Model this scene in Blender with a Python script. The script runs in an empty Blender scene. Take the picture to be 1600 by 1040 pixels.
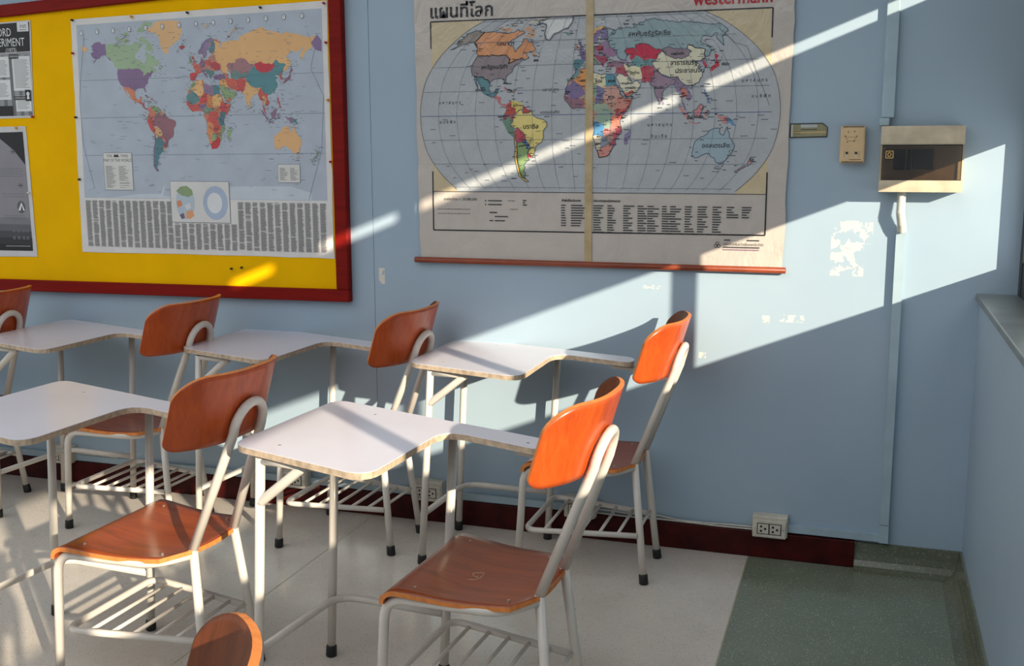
import bpy, bmesh, math, random
from math import sin, cos, pi, radians, sqrt
from mathutils import Vector, Matrix
from mathutils.geometry import tessellate_polygon
random.seed(7)
S = bpy.context.scene
COL = S.collection
# ------------------------------------------------------------------ camera
FPX = 1683.97; YAW = 0.3152251; TILT = 0.1680492; ROLL = -0.0031727
CAM = Vector((-0.360574, -3.681493, 1.4))
Fv = Vector((-sin(YAW)*cos(TILT), cos(YAW)*cos(TILT), -sin(TILT)))
R0 = Vector((cos(YAW), sin(YAW), 0)); U0 = R0.cross(Fv)
Rv = R0*cos(ROLL) + U0*sin(ROLL); Uv = -R0*sin(ROLL) + U0*cos(ROLL)
cd = bpy.data.cameras.new('camera'); cam = bpy.data.objects.new('camera', cd); COL.objects.link(cam)
M = Matrix((Rv, Uv, -Fv)).transposed().to_4x4(); M.translation = CAM
cam.matrix_world = M
cd.sensor_fit = 'HORIZONTAL'; cd.sensor_width = 36; cd.lens = FPX/1600*36; cd.clip_start = 0.05
S.camera = cam
# ------------------------------------------------------------------ world, sun, exposure
w = bpy.data.worlds.new('world'); S.world = w; w.use_nodes = True
bg = w.node_tree.nodes['Background']; bg.inputs[0].default_value = (0.94, 0.965, 1.0, 1); bg.inputs[1].default_value = 1.5
SUN = Vector((-1.16, 1.0, -0.46)).normalized()
sl = bpy.data.lights.new('sun', 'SUN'); sl.energy = 9.5; sl.color = (1.0, 0.86, 0.68); sl.angle = 0.011
so = bpy.data.objects.new('sun', sl); COL.objects.link(so); so.location = (3, -4, 4)
so.rotation_euler = SUN.to_track_quat('-Z', 'Y').to_euler()
S.view_settings.view_transform = 'Standard'; S.view_settings.look = 'None'
S.view_settings.exposure = 0.0; S.view_settings.gamma = 1.0; S.view_settings.use_curve_mapping = False
S.cycles.use_denoising = True
S.cycles.max_bounces = 8; S.cycles.diffuse_bounces = 5; S.cycles.glossy_bounces = 3; S.cycles.transparent_max_bounces = 12
S.cycles.caustics_reflective = False; S.cycles.caustics_refractive = False; S.cycles.sample_clamp_indirect = 6

# ------------------------------------------------------------------ materials
def lin(c):
    c /= 255.0
    return c/12.92 if c <= 0.04045 else ((c+0.055)/1.055)**2.4
def rgb(r, g, b): return (lin(r), lin(g), lin(b), 1)
class NT:
    def __init__(s, name):
        s.m = bpy.data.materials.new(name); s.m.use_nodes = True; s.t = s.m.node_tree
        s.b = s.t.nodes['Principled BSDF']; s.pos = None
    def n(s, typ, **kw):
        k = s.t.nodes.new(typ)
        for a, v in kw.items(): setattr(k, a, v)
        return k
    def link(s, a, b): s.t.links.new(a, b)
    def put(s, sock, v):
        if hasattr(v, 'is_linked') or isinstance(v, bpy.types.NodeSocket): s.link(v, sock)
        else: sock.default_value = v
    def P(s):
        if not s.pos: s.pos = s.n('ShaderNodeNewGeometry').outputs['Position']
        return s.pos
    def O(s): return s.n('ShaderNodeTexCoord').outputs['Object']
    def math(s, op, a, b=0.0, c=0.0):
        k = s.n('ShaderNodeMath', operation=op); s.put(k.inputs[0], a); s.put(k.inputs[1], b); s.put(k.inputs[2], c); return k.outputs[0]
    def mapv(s, v, scale=(1, 1, 1), loc=(0, 0, 0)):
        k = s.n('ShaderNodeMapping'); s.link(v, k.inputs[0]); k.inputs['Scale'].default_value = scale; k.inputs['Location'].default_value = loc; return k.outputs[0]
    def noise(s, v, scale, detail=3, rough=0.5, dist=0.0):
        k = s.n('ShaderNodeTexNoise'); s.link(v, k.inputs['Vector']); k.inputs['Scale'].default_value = scale
        k.inputs['Detail'].default_value = detail; k.inputs['Roughness'].default_value = rough; k.inputs['Distortion'].default_value = dist; return k.outputs['Fac']
    def ramp(s, f, stops):
        k = s.n('ShaderNodeValToRGB'); s.link(f, k.inputs[0]); e = k.color_ramp.elements
        while len(e) < len(stops): e.new(0.5)
        for el, (p, c) in zip(e, stops): el.position = p; el.color = c if len(c) == 4 else (*c, 1)
        return k.outputs[0]
    def mix(s, f, a, b):
        k = s.n('ShaderNodeMix', data_type='RGBA'); s.put(k.inputs[0], f); s.put(k.inputs[6], a); s.put(k.inputs[7], b); return k.outputs[2]
    def bump(s, h, strength=0.2, dist=0.01):
        k = s.n('ShaderNodeBump'); k.inputs['Strength'].default_value = strength; k.inputs['Distance'].default_value = dist
        s.link(h, k.inputs['Height']); s.link(k.outputs[0], s.b.inputs['Normal'])
    def set(s, base=None, rough=None, metal=None, coat=None, coat_r=None, spec=None):
        B = s.b.inputs
        if base is not None: s.put(B['Base Color'], base)
        if rough is not None: s.put(B['Roughness'], rough)
        if metal is not None: B['Metallic'].default_value = metal
        if coat is not None: B['Coat Weight'].default_value = coat
        if coat_r is not None: B['Coat Roughness'].default_value = coat_r
        if spec is not None: B['Specular IOR Level'].default_value = spec
        return s
def plain(name, c, rough=0.5, metal=0, var=0.06, vs=30, coat=None, spec=None):
    t = NT(name); f = t.noise(t.O(), vs, 3)
    d = tuple(max(0, x*(1-var*2)) for x in c[:3]); e = tuple(min(1, x*(1+var)) for x in c[:3])
    t.set(t.ramp(f, [(0.3, d), (0.7, e)]), rough, metal, coat, 0.1, spec); return t.m

MAT = {}
# wall paint with worn-off patches
def wall_paint():
    t = NT('blue_grey_wall_paint'); P = t.P()
    big = t.noise(P, 1.3, 4, 0.6); fine = t.noise(P, 60, 3)
    base = t.ramp(big, [(0.3, rgb(154, 174, 190)), (0.7, rgb(164, 183, 196))])
    sx = t.n('ShaderNodeSeparateXYZ'); t.link(P, sx.inputs[0]); X, Z = sx.outputs[0], sx.outputs[2]
    def box(cx, cz, hw, hh, thr, sc):
        mx = t.math('LESS_THAN', t.math('ABSOLUTE', t.math('SUBTRACT', X, cx)), hw)
        mz = t.math('LESS_THAN', t.math('ABSOLUTE', t.math('SUBTRACT', Z, cz)), hh)
        nz = t.math('GREATER_THAN', t.noise(P, sc, 4, 0.62, 0.6), thr)
        return t.math('MULTIPLY', t.math('MULTIPLY', mx, mz), nz)
    m = box(-0.408, 1.08, 0.052, 0.09, 0.515, 24)
    for a in ((-0.352, 1.13, 0.02, 0.035, 0.5, 40), (-0.575, 0.84, 0.04, 0.012, 0.52, 60), (-0.66, 0.835, 0.012, 0.012, 0.48, 60),
              (-2.075, 0.935, 0.012, 0.03, 0.42, 30), (-0.87, 0.7, 0.012, 0.01, 0.42, 50), (-1.05, 0.93, 0.03, 0.006, 0.5, 50)):
        m = t.math('MAXIMUM', m, box(*a))
    scuff = t.math('GREATER_THAN', t.noise(t.mapv(P, (6, 1, 14)), 3.1, 5, 0.7), 0.74)
    base = t.mix(t.math('MULTIPLY', scuff, 0.25), base, rgb(95, 105, 108))
    t.set(t.mix(m, base, rgb(222, 214, 200)), 0.5); t.bump(fine, 0.06, 0.004); return t.m
MAT['wall'] = wall_paint()
def terrazzo(name, a, b, chip, dark):
    t = NT(name); P = t.P()
    big = t.noise(P, 2.2, 4, 0.6)
    base = t.ramp(big, [(0.3, a), (0.7, b)])
    v = t.n('ShaderNodeTexVoronoi'); t.link(P, v.inputs['Vector']); v.inputs['Scale'].default_value = 170
    sp = t.math('LESS_THAN', v.outputs['Distance'], 0.28)
    rnd = t.n('ShaderNodeSeparateColor'); t.link(v.outputs['Color'], rnd.inputs[0])
    c1 = t.mix(t.math('MULTIPLY', sp, t.math('GREATER_THAN', rnd.outputs[0], 0.72)), base, chip)
    c2 = t.mix(t.math('MULTIPLY', t.math('MULTIPLY', sp, t.math('LESS_THAN', rnd.outputs[0], 0.16)), 0.7), c1, dark)
    st = t.n('ShaderNodeMapRange'); st.inputs[1].default_value = 0.5; st.inputs[2].default_value = 0.8; t.link(t.noise(P, 7, 6, 0.7), st.inputs[0])
    c3 = t.mix(t.math('MULTIPLY', st.outputs[0], 0.16), c2, dark)
    t.set(c3, t.math('ADD', t.math('MULTIPLY', big, 0.16), 0.10), spec=0.5); return t.m
MAT['beige'] = terrazzo('beige_terrazzo', rgb(198, 188, 176), rgb(210, 201, 190), rgb(222, 216, 206), rgb(118, 110, 100))
MAT['green'] = terrazzo('green_terrazzo', rgb(112, 120, 102), rgb(126, 134, 116), rgb(176, 182, 168), rgb(58, 62, 50))
MAT['cove'] = terrazzo('dirty_green_terrazzo', rgb(84, 88, 70), rgb(112, 116, 98), rgb(150, 152, 136), rgb(46, 46, 36))
MAT['brass'] = plain('brass_strip', rgb(190, 182, 150), 0.4, 0.3)
MAT['baseboard'] = plain('dark_red_board', rgb(66, 13, 11), 0.5, 0, 0.25, 18, None, 0.2)
MAT['ceiling'] = plain('ceiling_paint', rgb(225, 226, 222), 0.7)
MAT['sill'] = plain('grey_sill_paint', rgb(116, 120, 118), 0.32, 0.0, 0.12, 9)
MAT['frame_dark'] = plain('dark_window_frame', rgb(38, 36, 32), 0.4)
MAT['blind'] = plain('opaque_blind', rgb(120, 118, 110), 0.8)
MAT['tube'] = plain('cream_tube_paint', rgb(211, 203, 192), 0.28, 0, 0.03, 14, 0.2)
MAT['rubber'] = plain('black_rubber', rgb(22, 21, 20), 0.5)
MAT['laminate'] = plain('white_laminate', rgb(228, 223, 230), 0.25, 0, 0.02, 5, 0.1)
MAT['ply'] = plain('plywood_edge', rgb(194, 172, 146), 0.6, 0, 0.16, 60)
MAT['under'] = plain('raw_board_underside', rgb(128, 112, 96), 0.7, 0, 0.1, 20)
MAT['screw'] = plain('screw_metal', rgb(190, 180, 165), 0.35, 0.7)
def wood(name, a, b, c, axis, coat=0.25, rough=0.36, spec=0.4):
    t = NT(name); O = t.O()
    sc = {'y': (26, 2.2, 26), 'x': (2.2, 26, 26), 'z': (26, 26, 2.2)}[axis]
    v = t.mapv(O, sc); n1 = t.noise(v, 1.0, 5, 0.6, 1.2); n2 = t.noise(t.mapv(O, tuple(k*5 for k in sc)), 1.6, 3)
    f = t.math('ADD', t.math('MULTIPLY', n1, 0.75), t.math('MULTIPLY', n2, 0.25))
    t.set(t.ramp(f, [(0.28, a), (0.5, b), (0.72, c)]), rough, coat=coat, coat_r=0.16, spec=spec); return t.m
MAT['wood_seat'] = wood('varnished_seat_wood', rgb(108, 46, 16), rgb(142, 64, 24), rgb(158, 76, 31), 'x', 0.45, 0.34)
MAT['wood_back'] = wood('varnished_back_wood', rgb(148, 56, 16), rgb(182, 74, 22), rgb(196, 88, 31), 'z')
MAT['wood_front_shaded'] = wood('shade_toned_front_veneer', rgb(84, 44, 25), rgb(106, 56, 30), rgb(120, 66, 38), 'z', 0.0, 0.5, 0.2)  # darker copy of the back wood: shade on the front faces put into colour
MAT['wood_edge'] = plain('wood_cut_edge', rgb(214, 128, 62), 0.45, 0, 0.1, 60)
MAT['frame_red'] = wood('dark_red_frame_wood', rgb(104, 12, 6), rgb(126, 18, 9), rgb(138, 24, 12), 'x', 0.0, 0.55, 0.15)
MAT['yellow'] = plain('yellow_board_cloth', rgb(246, 186, 0), 0.85, 0, 0.03, 6, None, 0.1)
MAT['roller'] = plain('brown_roller_wood', rgb(140, 62, 34), 0.4, 0, 0.12, 20)
MAT['cream_plastic'] = plain('aged_cream_plastic', rgb(204, 188, 160), 0.45, 0, 0.10, 22)
MAT['beige_plastic'] = plain('thermostat_plastic', rgb(214, 182, 138), 0.45, 0, 0.03)
MAT['white_plastic'] = plain('outlet_plastic', rgb(206, 200, 184), 0.4, 0, 0.08, 30)
MAT['black'] = plain('black_hole', rgb(16, 14, 13), 0.6)
MAT['trunk'] = plain('painted_trunking', rgb(164, 184, 194), 0.45, 0, 0.06, 10)
MAT['cable'] = plain('white_cable', rgb(200, 196, 184), 0.45)
MAT['plate'] = plain('olive_metal_plate', rgb(150, 144, 112), 0.35, 0.3, 0.08)
MAT['gold'] = plain('gold_print', rgb(236, 190, 116), 0.5)
MAT['hose'] = plain('corrugated_hose', rgb(206, 206, 196), 0.5)
def tinted():
    t = NT('smoked_cover'); g = t.n('ShaderNodeBsdfGlossy'); g.inputs['Roughness'].default_value = 0.18
    tr = t.n('ShaderNodeBsdfTransparent'); tr.inputs[0].default_value = (0.56, 0.50, 0.43, 1)
    mx = t.n('ShaderNodeMixShader'); mx.inputs[0].default_value = 0.07
    t.link(tr.outputs[0], mx.inputs[1]); t.link(g.outputs[0], mx.inputs[2])
    t.link(mx.outputs[0], t.t.nodes['Material Output'].inputs[0]); return t.m
MAT['smoked'] = tinted()
def clear():
    t = NT('window_glass'); g = t.n('ShaderNodeBsdfGlossy'); g.inputs['Roughness'].default_value = 0.02
    tr = t.n('ShaderNodeBsdfTransparent'); tr.inputs[0].default_value = (0.97, 0.98, 0.97, 1)
    mx = t.n('ShaderNodeMixShader'); mx.inputs[0].default_value = 0.04
    t.link(tr.outputs[0], mx.inputs[1]); t.link(g.outputs[0], mx.inputs[2])
    t.link(mx.outputs[0], t.t.nodes['Material Output'].inputs[0]); return t.m
MAT['glass'] = clear()
PR = {}
def ink(c, gloss=0):
    k = (c, gloss)
    if k not in PR:
        t = NT('print_%02x%02x%02x_%d' % (*c, gloss)); P = t.P()
        f = t.noise(P, 14, 3)
        cc = rgb(*c)[:3]
        t.set(t.ramp(f, [(0.3, tuple(x*0.95 for x in cc)), (0.7, tuple(min(1, x*1.04) for x in cc))]), 0.6 if not gloss else 0.2, spec=0.5)
        if gloss: t.bump(t.noise(t.mapv(P, (1, 1, 0.75)), 8, 4, 0.6, 1.0), 0.6, 0.014)
        else: t.bump(t.noise(P, 5, 2), 0.1, 0.01)
        PR[k] = t.m
    return PR[k]

# ------------------------------------------------------------------ mesh helpers
def link(name, me, mats, parent=None, smooth=False):
    o = bpy.data.objects.new(name, me); COL.objects.link(o)
    for m in (mats if isinstance(mats, (list, tuple)) else [mats]): me.materials.append(m)
    if smooth:
        for p in me.polygons: p.use_smooth = True
    if parent: o.parent = parent
    return o
def mesh(name, V, F, mats, parent=None, smooth=False, mi=None):
    me = bpy.data.meshes.new(name); me.from_pydata([tuple(v) for v in V], [], F); me.update()
    o = link(name, me, mats, parent, smooth)
    if mi: me.polygons.foreach_set('material_index', mi)
    return o
def bmobj(name, bm, mats, parent=None, smooth=False):
    me = bpy.data.meshes.new(name); bmesh.ops.recalc_face_normals(bm, faces=bm.faces[:]); bm.to_mesh(me); bm.free()
    return link(name, me, mats, parent, smooth)
def box(name, a, b, mat, parent=None, bev=0.0):
    bm = bmesh.new()
    vs = [bm.verts.new((x, y, z)) for x in (a[0], b[0]) for y in (a[1], b[1]) for z in (a[2], b[2])]
    for f in ((0, 1, 3, 2), (4, 6, 7, 5), (0, 4, 5, 1), (2, 3, 7, 6), (0, 2, 6, 4), (1, 5, 7, 3)): bm.faces.new([vs[i] for i in f])
    bmesh.ops.recalc_face_normals(bm, faces=bm.faces[:])
    if bev: bmesh.ops.bevel(bm, geom=bm.edges[:], offset=bev, segments=2, affect='EDGES', profile=0.5)
    return bmobj(name, bm, mat, parent)
def tag(o, label=None, cat=None, group=None, kind=None):
    if label: o['label'] = label
    if cat: o['category'] = cat
    if group: o['group'] = group
    if kind: o['kind'] = kind
    return o
def empty(name, loc=(0, 0, 0), rz=0):
    o = bpy.data.objects.new(name, None); COL.objects.link(o); o.location = loc; o.rotation_euler = (0, 0, rz); o.empty_display_size = 0.05; return o
def fillet(pts, r, n=6):
    pts = [Vector(p) for p in pts]; out = [pts[0]]
    for i in range(1, len(pts)-1):
        rr = r[i-1] if isinstance(r, (list, tuple)) else r
        p = pts[i]; a = (pts[i-1]-p); b = (pts[i+1]-p)
        d = min(rr, a.length*0.49, b.length*0.49)
        if d < 1e-4: out.append(p); continue
        A = p+a.normalized()*d; B = p+b.normalized()*d
        for k in range(n+1):
            t = k/n; out.append(A*(1-t)**2 + p*2*t*(1-t) + B*t*t)
    out.append(pts[-1]); return out
def tube_geo(pts, r, seg=10, cap=True):
    pts = [Vector(p) for p in pts]; V = []; F = []
    T = []
    for i in range(len(pts)):
        a = pts[max(i-1, 0)]; b = pts[min(i+1, len(pts)-1)]; T.append((b-a).normalized())
    up = Vector((0, 0, 1)) if abs(T[0].z) < 0.9 else Vector((0, 1, 0))
    nrm = (up - T[0]*up.dot(T[0])).normalized()
    for i, p in enumerate(pts):
        nrm = (nrm - T[i]*nrm.dot(T[i])).normalized(); bi = T[i].cross(nrm)
        rr = r[i] if isinstance(r, (list, tuple)) else r
        for k in range(seg):
            a = 2*pi*k/seg; V.append(p + nrm*cos(a)*rr + bi*sin(a)*rr)
    for i in range(len(pts)-1):
        for k in range(seg):
            a = i*seg+k; b = i*seg+(k+1) % seg; F.append((a, b, b+seg, a+seg))
    if cap: F.append(tuple(range(seg-1, -1, -1))); F.append(tuple(range((len(pts)-1)*seg, len(pts)*seg)))
    return V, F
def tube(name, pts, r, mat, parent=None, seg=10):
    V, F = tube_geo(pts, r, seg); o = mesh(name, V, F, mat, parent)
    me = o.data
    for p in me.polygons: p.use_smooth = len(p.vertices) == 4
    return o
def round_poly(pts, radii, n=6):
    out = []; N = len(pts)
    for i in range(N):
        p = Vector(pts[i]); a = Vector(pts[i-1])-p; b = Vector(pts[(i+1) % N])-p; r = radii[i]
        A = p+a.normalized()*r; B = p+b.normalized()*r
        for k in range(n+1):
            t = k/n; out.append(A*(1-t)**2 + p*2*t*(1-t) + B*t*t)
    return out

# ------------------------------------------------------------------ the room
XL, YB, ZC = -7.0, -6.5, 3.0
floor = box('floor', (XL, YB, -0.12), (0.02, 0.0, -0.02), MAT['cove']); tag(floor, 'terrazzo floor in beige and green bays', kind='structure')
edges = [XL, -4.985, -3.555, -2.122, -0.69, 0.02]
for i in range(5):
    box('terrazzo_bay', (edges[i]+0.002, YB, -0.02), (edges[i+1]-0.002, 0.0, 0.0), MAT['green'] if i == 4 else MAT['beige'], floor)
for x in edges[1:5]: box('divider_strip', (x-0.002, YB, -0.02), (x+0.002, 0.0, 0.0003), MAT['brass'], floor)
wall = box('wall_back', (XL, 0.03, -0.1), (0.3, 0.16, ZC), MAT['black']); tag(wall, 'pale blue painted wall carrying the maps', kind='structure')
SEAM = [XL, -4.55, -2.106, 0.3]
for i in range(3): box('wall_panel', (SEAM[i]+0.0008, 0.0, 0.0), (SEAM[i+1]-0.0008, 0.03, ZC), MAT['wall'], wall)
wr = box('wall_right', (0.0, YB, -0.1), (0.24, 0.0, 0.925), MAT['wall']); tag(wr, 'low blue painted wall below the window', kind='structure')
sill = box('trim_1', (-0.012, YB, 0.925), (0.24, -0.0005, 0.947), MAT['sill'], bev=0.003); tag(sill, 'grey painted window sill on the low wall', kind='structure')
wu = box('wall_upper', (0.11, YB, 2.085), (0.24, 0.0, 5.0), MAT['wall']); tag(wu, 'wall above the windows, raised out of view to block the sun', kind='structure')  # unseen height added above ceiling level to keep sun from coming over
wf = box('wall_left', (XL-0.12, YB, -0.1), (XL, 0.16, ZC), MAT['wall']); tag(wf, 'far left wall of the classroom', kind='structure')
wk = box('wall_front', (XL, YB-0.12, -0.1), (0.24, YB, 3.0), MAT['wall']); tag(wk, 'wall behind the camera', kind='structure')
cl = box('ceiling', (XL, -1.3, ZC), (0.24, 0.16, ZC+0.1), MAT['ceiling']); tag(cl, 'plain white ceiling strip by the maps wall, cut back for skylight', kind='structure')  # only a strip; the rest is left open so skylight brightens the tabletops
# cove skirting
def cove(name, pts0, along, L0, L1, label):
    prof = [(0.0, 0.088), (0.007, 0.086), (0.012, 0.05), (0.018, 0.028), (0.032, 0.012), (0.05, 0.004), (0.062, 0.0004), (0.0, 0.0004)]
    V = []; n = 8
    for e, L in enumerate((L0, L1)):
        for d, z in prof:
            q = L-d if e else L
            V.append((q, -d, z) if along == 'x' else (-d, q, z))
    F = [(i, (i+1) % n, n+(i+1) % n, n+i) for i in range(n)] + [tuple(range(n-1, -1, -1)), tuple(range(n, 2*n))]
    bm = bmesh.new(); vs = [bm.verts.new(v) for v in V]
    for f in F: bm.faces.new([vs[i] for i in f])
    return tag(bmobj(name, bm, MAT['cove']), label, kind='structure')
cove('trim_2', None, 'x', -0.338, -0.0005, 'green terrazzo cove skirting below the maps wall')
cove('trim_3', None, 'y', YB, -0.0005, 'green terrazzo cove skirting along the window wall')
bb = box('baseboard_back', (XL, -0.024, 0.0005), (-0.338, -0.0003, 0.093), MAT['baseboard'], bev=0.003); tag(bb, 'dark red wooden baseboard under the maps', kind='structure')
# windows
PITCH = 0.885; OPEN = 0.82
def window(i):
    y1 = -0.057 - PITCH*i; y0 = y1-OPEN
    root = empty('window_%d' % (i+1), (0.11, (y0+y1)/2, 0.947)); tag(root, 'dark framed window bay above the low wall', kind='structure')
    def bx(n, a, b, m):
        o = box(n, a, b, m); o.parent = root; o.matrix_parent_inverse = Matrix.Translation(-root.location); return o
    x0, x1 = 0.11, 0.124
    bx('bottom_rail', (x0, y0, 0.947), (x1, y1, 1.053), MAT['frame_dark'])
    bx('head_rail', (x0, y0-0.065, 2.02), (x1, y1 if i else 0.0, 2.085), MAT['frame_dark'])
    bx('transom', (x0, y0, 1.446), (x1, y1, 1.50), MAT['frame_dark'])
    bx('mullion', (x0-0.002, y0-0.065, 0.947), (x1, y0, 2.02), MAT['frame_dark'])
    if i == 0: bx('jamb', (x0-0.002, y1, 0.947), (x1, 0.0, 2.02), MAT['frame_dark'])
    bx('pane', (x1-0.006, y0, 1.053), (x1-0.002, y1, 1.446), MAT['glass'])
    top = 1.983 if i < 3 else 2.02
    bx('blind', (x1-0.008, y0, 1.50), (x1-0.003, y1, top), MAT['blind'])
    if i == 2:
        bx('blind', (x1-0.008, -2.30, 1.983), (x1-0.003, -2.12, 2.02), MAT['blind'])
        bx('blind', (x1-0.008, y0, 1.983), (x1-0.003, -2.46, 2.02), MAT['blind'])
    elif i < 2: bx('pane', (x1-0.006, y0, 1.983), (x1-0.002, y1, 2.02), MAT['glass'])
for i in range(7): window(i)
yend = -0.057-PITCH*7
box_o = box('wall_pier', (0.1, YB, 0.947), (0.24, yend+0.0, 2.02), MAT['wall']); tag(box_o, 'wall pier after the last window', kind='structure')

# ------------------------------------------------------------------ tablet-arm chair
def make_chair():
    root = empty('tablet_arm_chair')
    T = MAT['tube']; r = 0.0122
    def L(u, v, z): return (-u, v, z)
    # legs
    def leg(pts, foot=True, fil=0.05, name='leg'):
        p = fillet([L(*q) for q in pts], fil)
        o = tube(name, p, r, T, root)
        if foot:
            a, b = Vector(p[0]), Vector(p[1]); d = (b-a).normalized()
            V, F = tube_geo([a+d*(-0.001), a+d*0.002, a+d*0.03, a+d*0.033], [0.0135, 0.0155, 0.0148, 0.0126], 12)
            mesh('rubber_foot', V, F, MAT['rubber'], o, True)
        return o
    for s in (-1, 1): leg([(-0.184, s*0.121, 0.001), (-0.141, s*0.0895, 0.398)])
    leg([(0.231, -0.185, 0.001), (0.206, -0.185, 0.379), (-0.075, -0.172, 0.378), (-0.136, -0.098, 0.384)], fil=[0.055, 0.05])
    leg([(0.233, 0.186, 0.001), (0.199, 0.196, 0.683)])
    leg([(0.577, 0.179, 0.001), (0.546, 0.186, 0.683)])
    leg([(0.577, -0.176, 0.001), (0.527, -0.192, 0.683)])
    tube('seat_rail', fillet([L(0.213, 0.188, 0.377), L(-0.075, 0.172, 0.378), L(-0.136, 0.098, 0.384)], 0.05), r*0.95, T, root)
    # back loop
    pts = [(-0.141, -0.0895, 0.396), (-0.2595, -0.062, 0.705)]
    for k in range(0, 13):
        a = pi*k/12; pts.append((-0.262-0.30*0.060*sin(a), -0.062*cos(a), 0.716+0.060*sin(a)))
    pts += [(-0.2595, 0.062, 0.705), (-0.141, 0.0895, 0.396)]
    tube('back_frame', [L(*q) for q in pts], r, T, root, 12)
    # foot rail, basket, rods
    tube('foot_rail', fillet([L(0.570, -0.178, 0.177), L(0.556, 0.197, 0.176), L(0.235, 0.190, 0.176)], 0.07), 0.0105, T, root)
    bk = tube('book_basket', fillet([L(-0.157, -0.116, 0.160), L(0.205, -0.180, 0.165), L(0.205, 0.180, 0.167), L(-0.157, 0.116, 0.161)], 0.045), 0.0095, T, root)
    for u in (0.145, 0.085, 0.025, -0.035, -0.095):
        v = 0.116+(u+0.157)/0.362*0.062; tube('rod', [L(u, -v, 0.162), L(u, v, 0.164)], 0.0054, T, bk, 7)
    tube('rod', [L(-0.160, -0.116, 0.175), L(-0.160, 0.116, 0.175)], 0.0052, T, bk, 7)
    # tablet brackets
    br = tube('tablet_bracket', [L(0.520, -0.194, 0.675), L(0.390, -0.205, 0.675)], 0.009, T, root, 8)
    tube('diagonal_brace', [L(0.538, -0.190, 0.565), L(0.528, -0.191, 0.575), L(0.412, -0.202, 0.668), L(0.398, -0.203, 0.674)], [0.010, 0.0125, 0.0125, 0.009], T, br, 8)
    tube('arm_bracket', [L(-0.02, 0.085, 0.678), L(-0.20, 0.074, 0.668), L(-0.242, 0.068, 0.655)], 0.008, T, root, 8)
    # tablet
    out = round_poly([(-0.617, -0.180), (-0.185, -0.297), (-0.188, 0.118), (0.105, 0.030), (0.095, 0.122), (-0.617, 0.321)],
                     [0.050, 0.070, 0.080, 0.042, 0.042, 0.052], 7)
    zt, th = 0.704, 0.0165
    bm = bmesh.new(); n = len(out)
    top = [bm.verts.new((p.x, p.y, zt)) for p in out]; mid = [bm.verts.new((p.x, p.y, zt-0.0015)) for p in out]; bot = [bm.verts.new((p.x, p.y, zt-th)) for p in out]
    for tri in tessellate_polygon([[Vector((p.x, p.y, 0)) for p in out]]):
        f = bm.faces.new([top[i] for i in tri]); f.material_index = 0
        f = bm.faces.new([bot[i] for i in tri]); f.material_index = 2
    for i in range(n):
        j = (i+1) % n
        f = bm.faces.new((top[i], top[j], mid[j], mid[i])); f.material_index = 0
        f = bm.faces.new((mid[i], mid[j], bot[j], bot[i])); f.material_index = 1
    tb = bmobj('tablet', bm, [MAT['laminate'], MAT['ply'], MAT['under']], root)
    for (x, y) in ((-0.50, -0.15), (-0.43, 0.20), (0.05, 0.08)):
        V, F = tube_geo([(x, y, zt-0.001), (x, y, zt+0.0008)], 0.004, 8); mesh('screw', V, F, MAT['screw'], tb)
    # seat
    NU, NV = 22, 17; us = []
    prof = []   # (u, z) from rear to rolled front
    for k in range(15): t = k/14; u = -0.146+t*(0.172+0.146); prof.append((u, 0.404-0.010*sin(pi*min(1, t*1.05))-0.004*(1-t)))
    for k in range(1, 8): a = radians(100)*k/7; prof.append((0.172+0.040*sin(a), 0.404-0.030*(1-cos(a))))
    def halfw(u):
        if u < -0.10: return 0.100+(u+0.146)/0.046*0.075
        return 0.175+min(1, (u+0.10)/0.27)*0.030
    bm = bmesh.new(); thk = 0.0115; grid = {}
    for side in (0, 1):
        for i, (u, z) in enumerate(prof):
            a = prof[max(i-1, 0)]; b = prof[min(i+1, len(prof)-1)]; tx, tz = b[0]-a[0], b[1]-a[1]; l = sqrt(tx*tx+tz*tz); nx, nz = -tz/l, tx/l
            hw = halfw(u)
            for j in range(NV):
                s = -1+2*j/(NV-1); v = s*hw; dish = -0.007*(1-s*s)*max(0, min(1, (0.16-u)/0.1))
                uu = u-nx*thk*side; zz = z+dish-nz*thk*side
                grid[side, i, j] = bm.verts.new(L(uu, v, zz))
    n = len(prof)
    for i in range(n-1):
        for j in range(NV-1):
            for side in (0, 1):
                q = [grid[side, i, j], grid[side, i+1, j], grid[side, i+1, j+1], grid[side, i, j+1]]
                f = bm.faces.new(q if side else q[::-1]); f.material_index = 0; f.smooth = True
    def strip(a, b):
        f = bm.faces.new((grid[0, *a], grid[0, *b], grid[1, *b], grid[1, *a])); f.material_index = 1
    for i in range(n-1): strip((i, 0), (i+1, 0)); strip((i+1, NV-1), (i, NV-1))
    for j in range(NV-1): strip((0, j+1), (0, j)); strip((n-1, j), (n-1, j+1))
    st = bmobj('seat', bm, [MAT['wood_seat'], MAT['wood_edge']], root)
    for (u, v) in ((0.14, -0.16), (0.14, 0.16), (-0.085, -0.14), (-0.085, 0.14)):
        V, F = tube_geo([L(u, v, 0.392), L(u, v, 0.4045 if u > 0 else 0.3985)], 0.0035, 8); mesh('screw', V, F, MAT['screw'], st)
    # backrest: curved rounded panel
    wv, z0, z1, D, u0, lean, rt, rb, pw = 0.201, 0.684, 0.869, 0.082, -0.247, 0.30, 0.062, 0.026, 2.9
    H = z1-z0; NS, NZ = 31, 15; bm = bmesh.new(); g = {}
    def ext(s):        # lower/upper limits of z at |v|
        v = abs(s)
        lo, hi = 0.0, H
        if v > wv-rt: hi = H-rt+sqrt(max(0, rt*rt-(v-wv+rt)**2))
        if v > wv-rb: lo = rb-sqrt(max(0, rb*rb-(v-wv+rb)**2))
        return lo, hi
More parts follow.
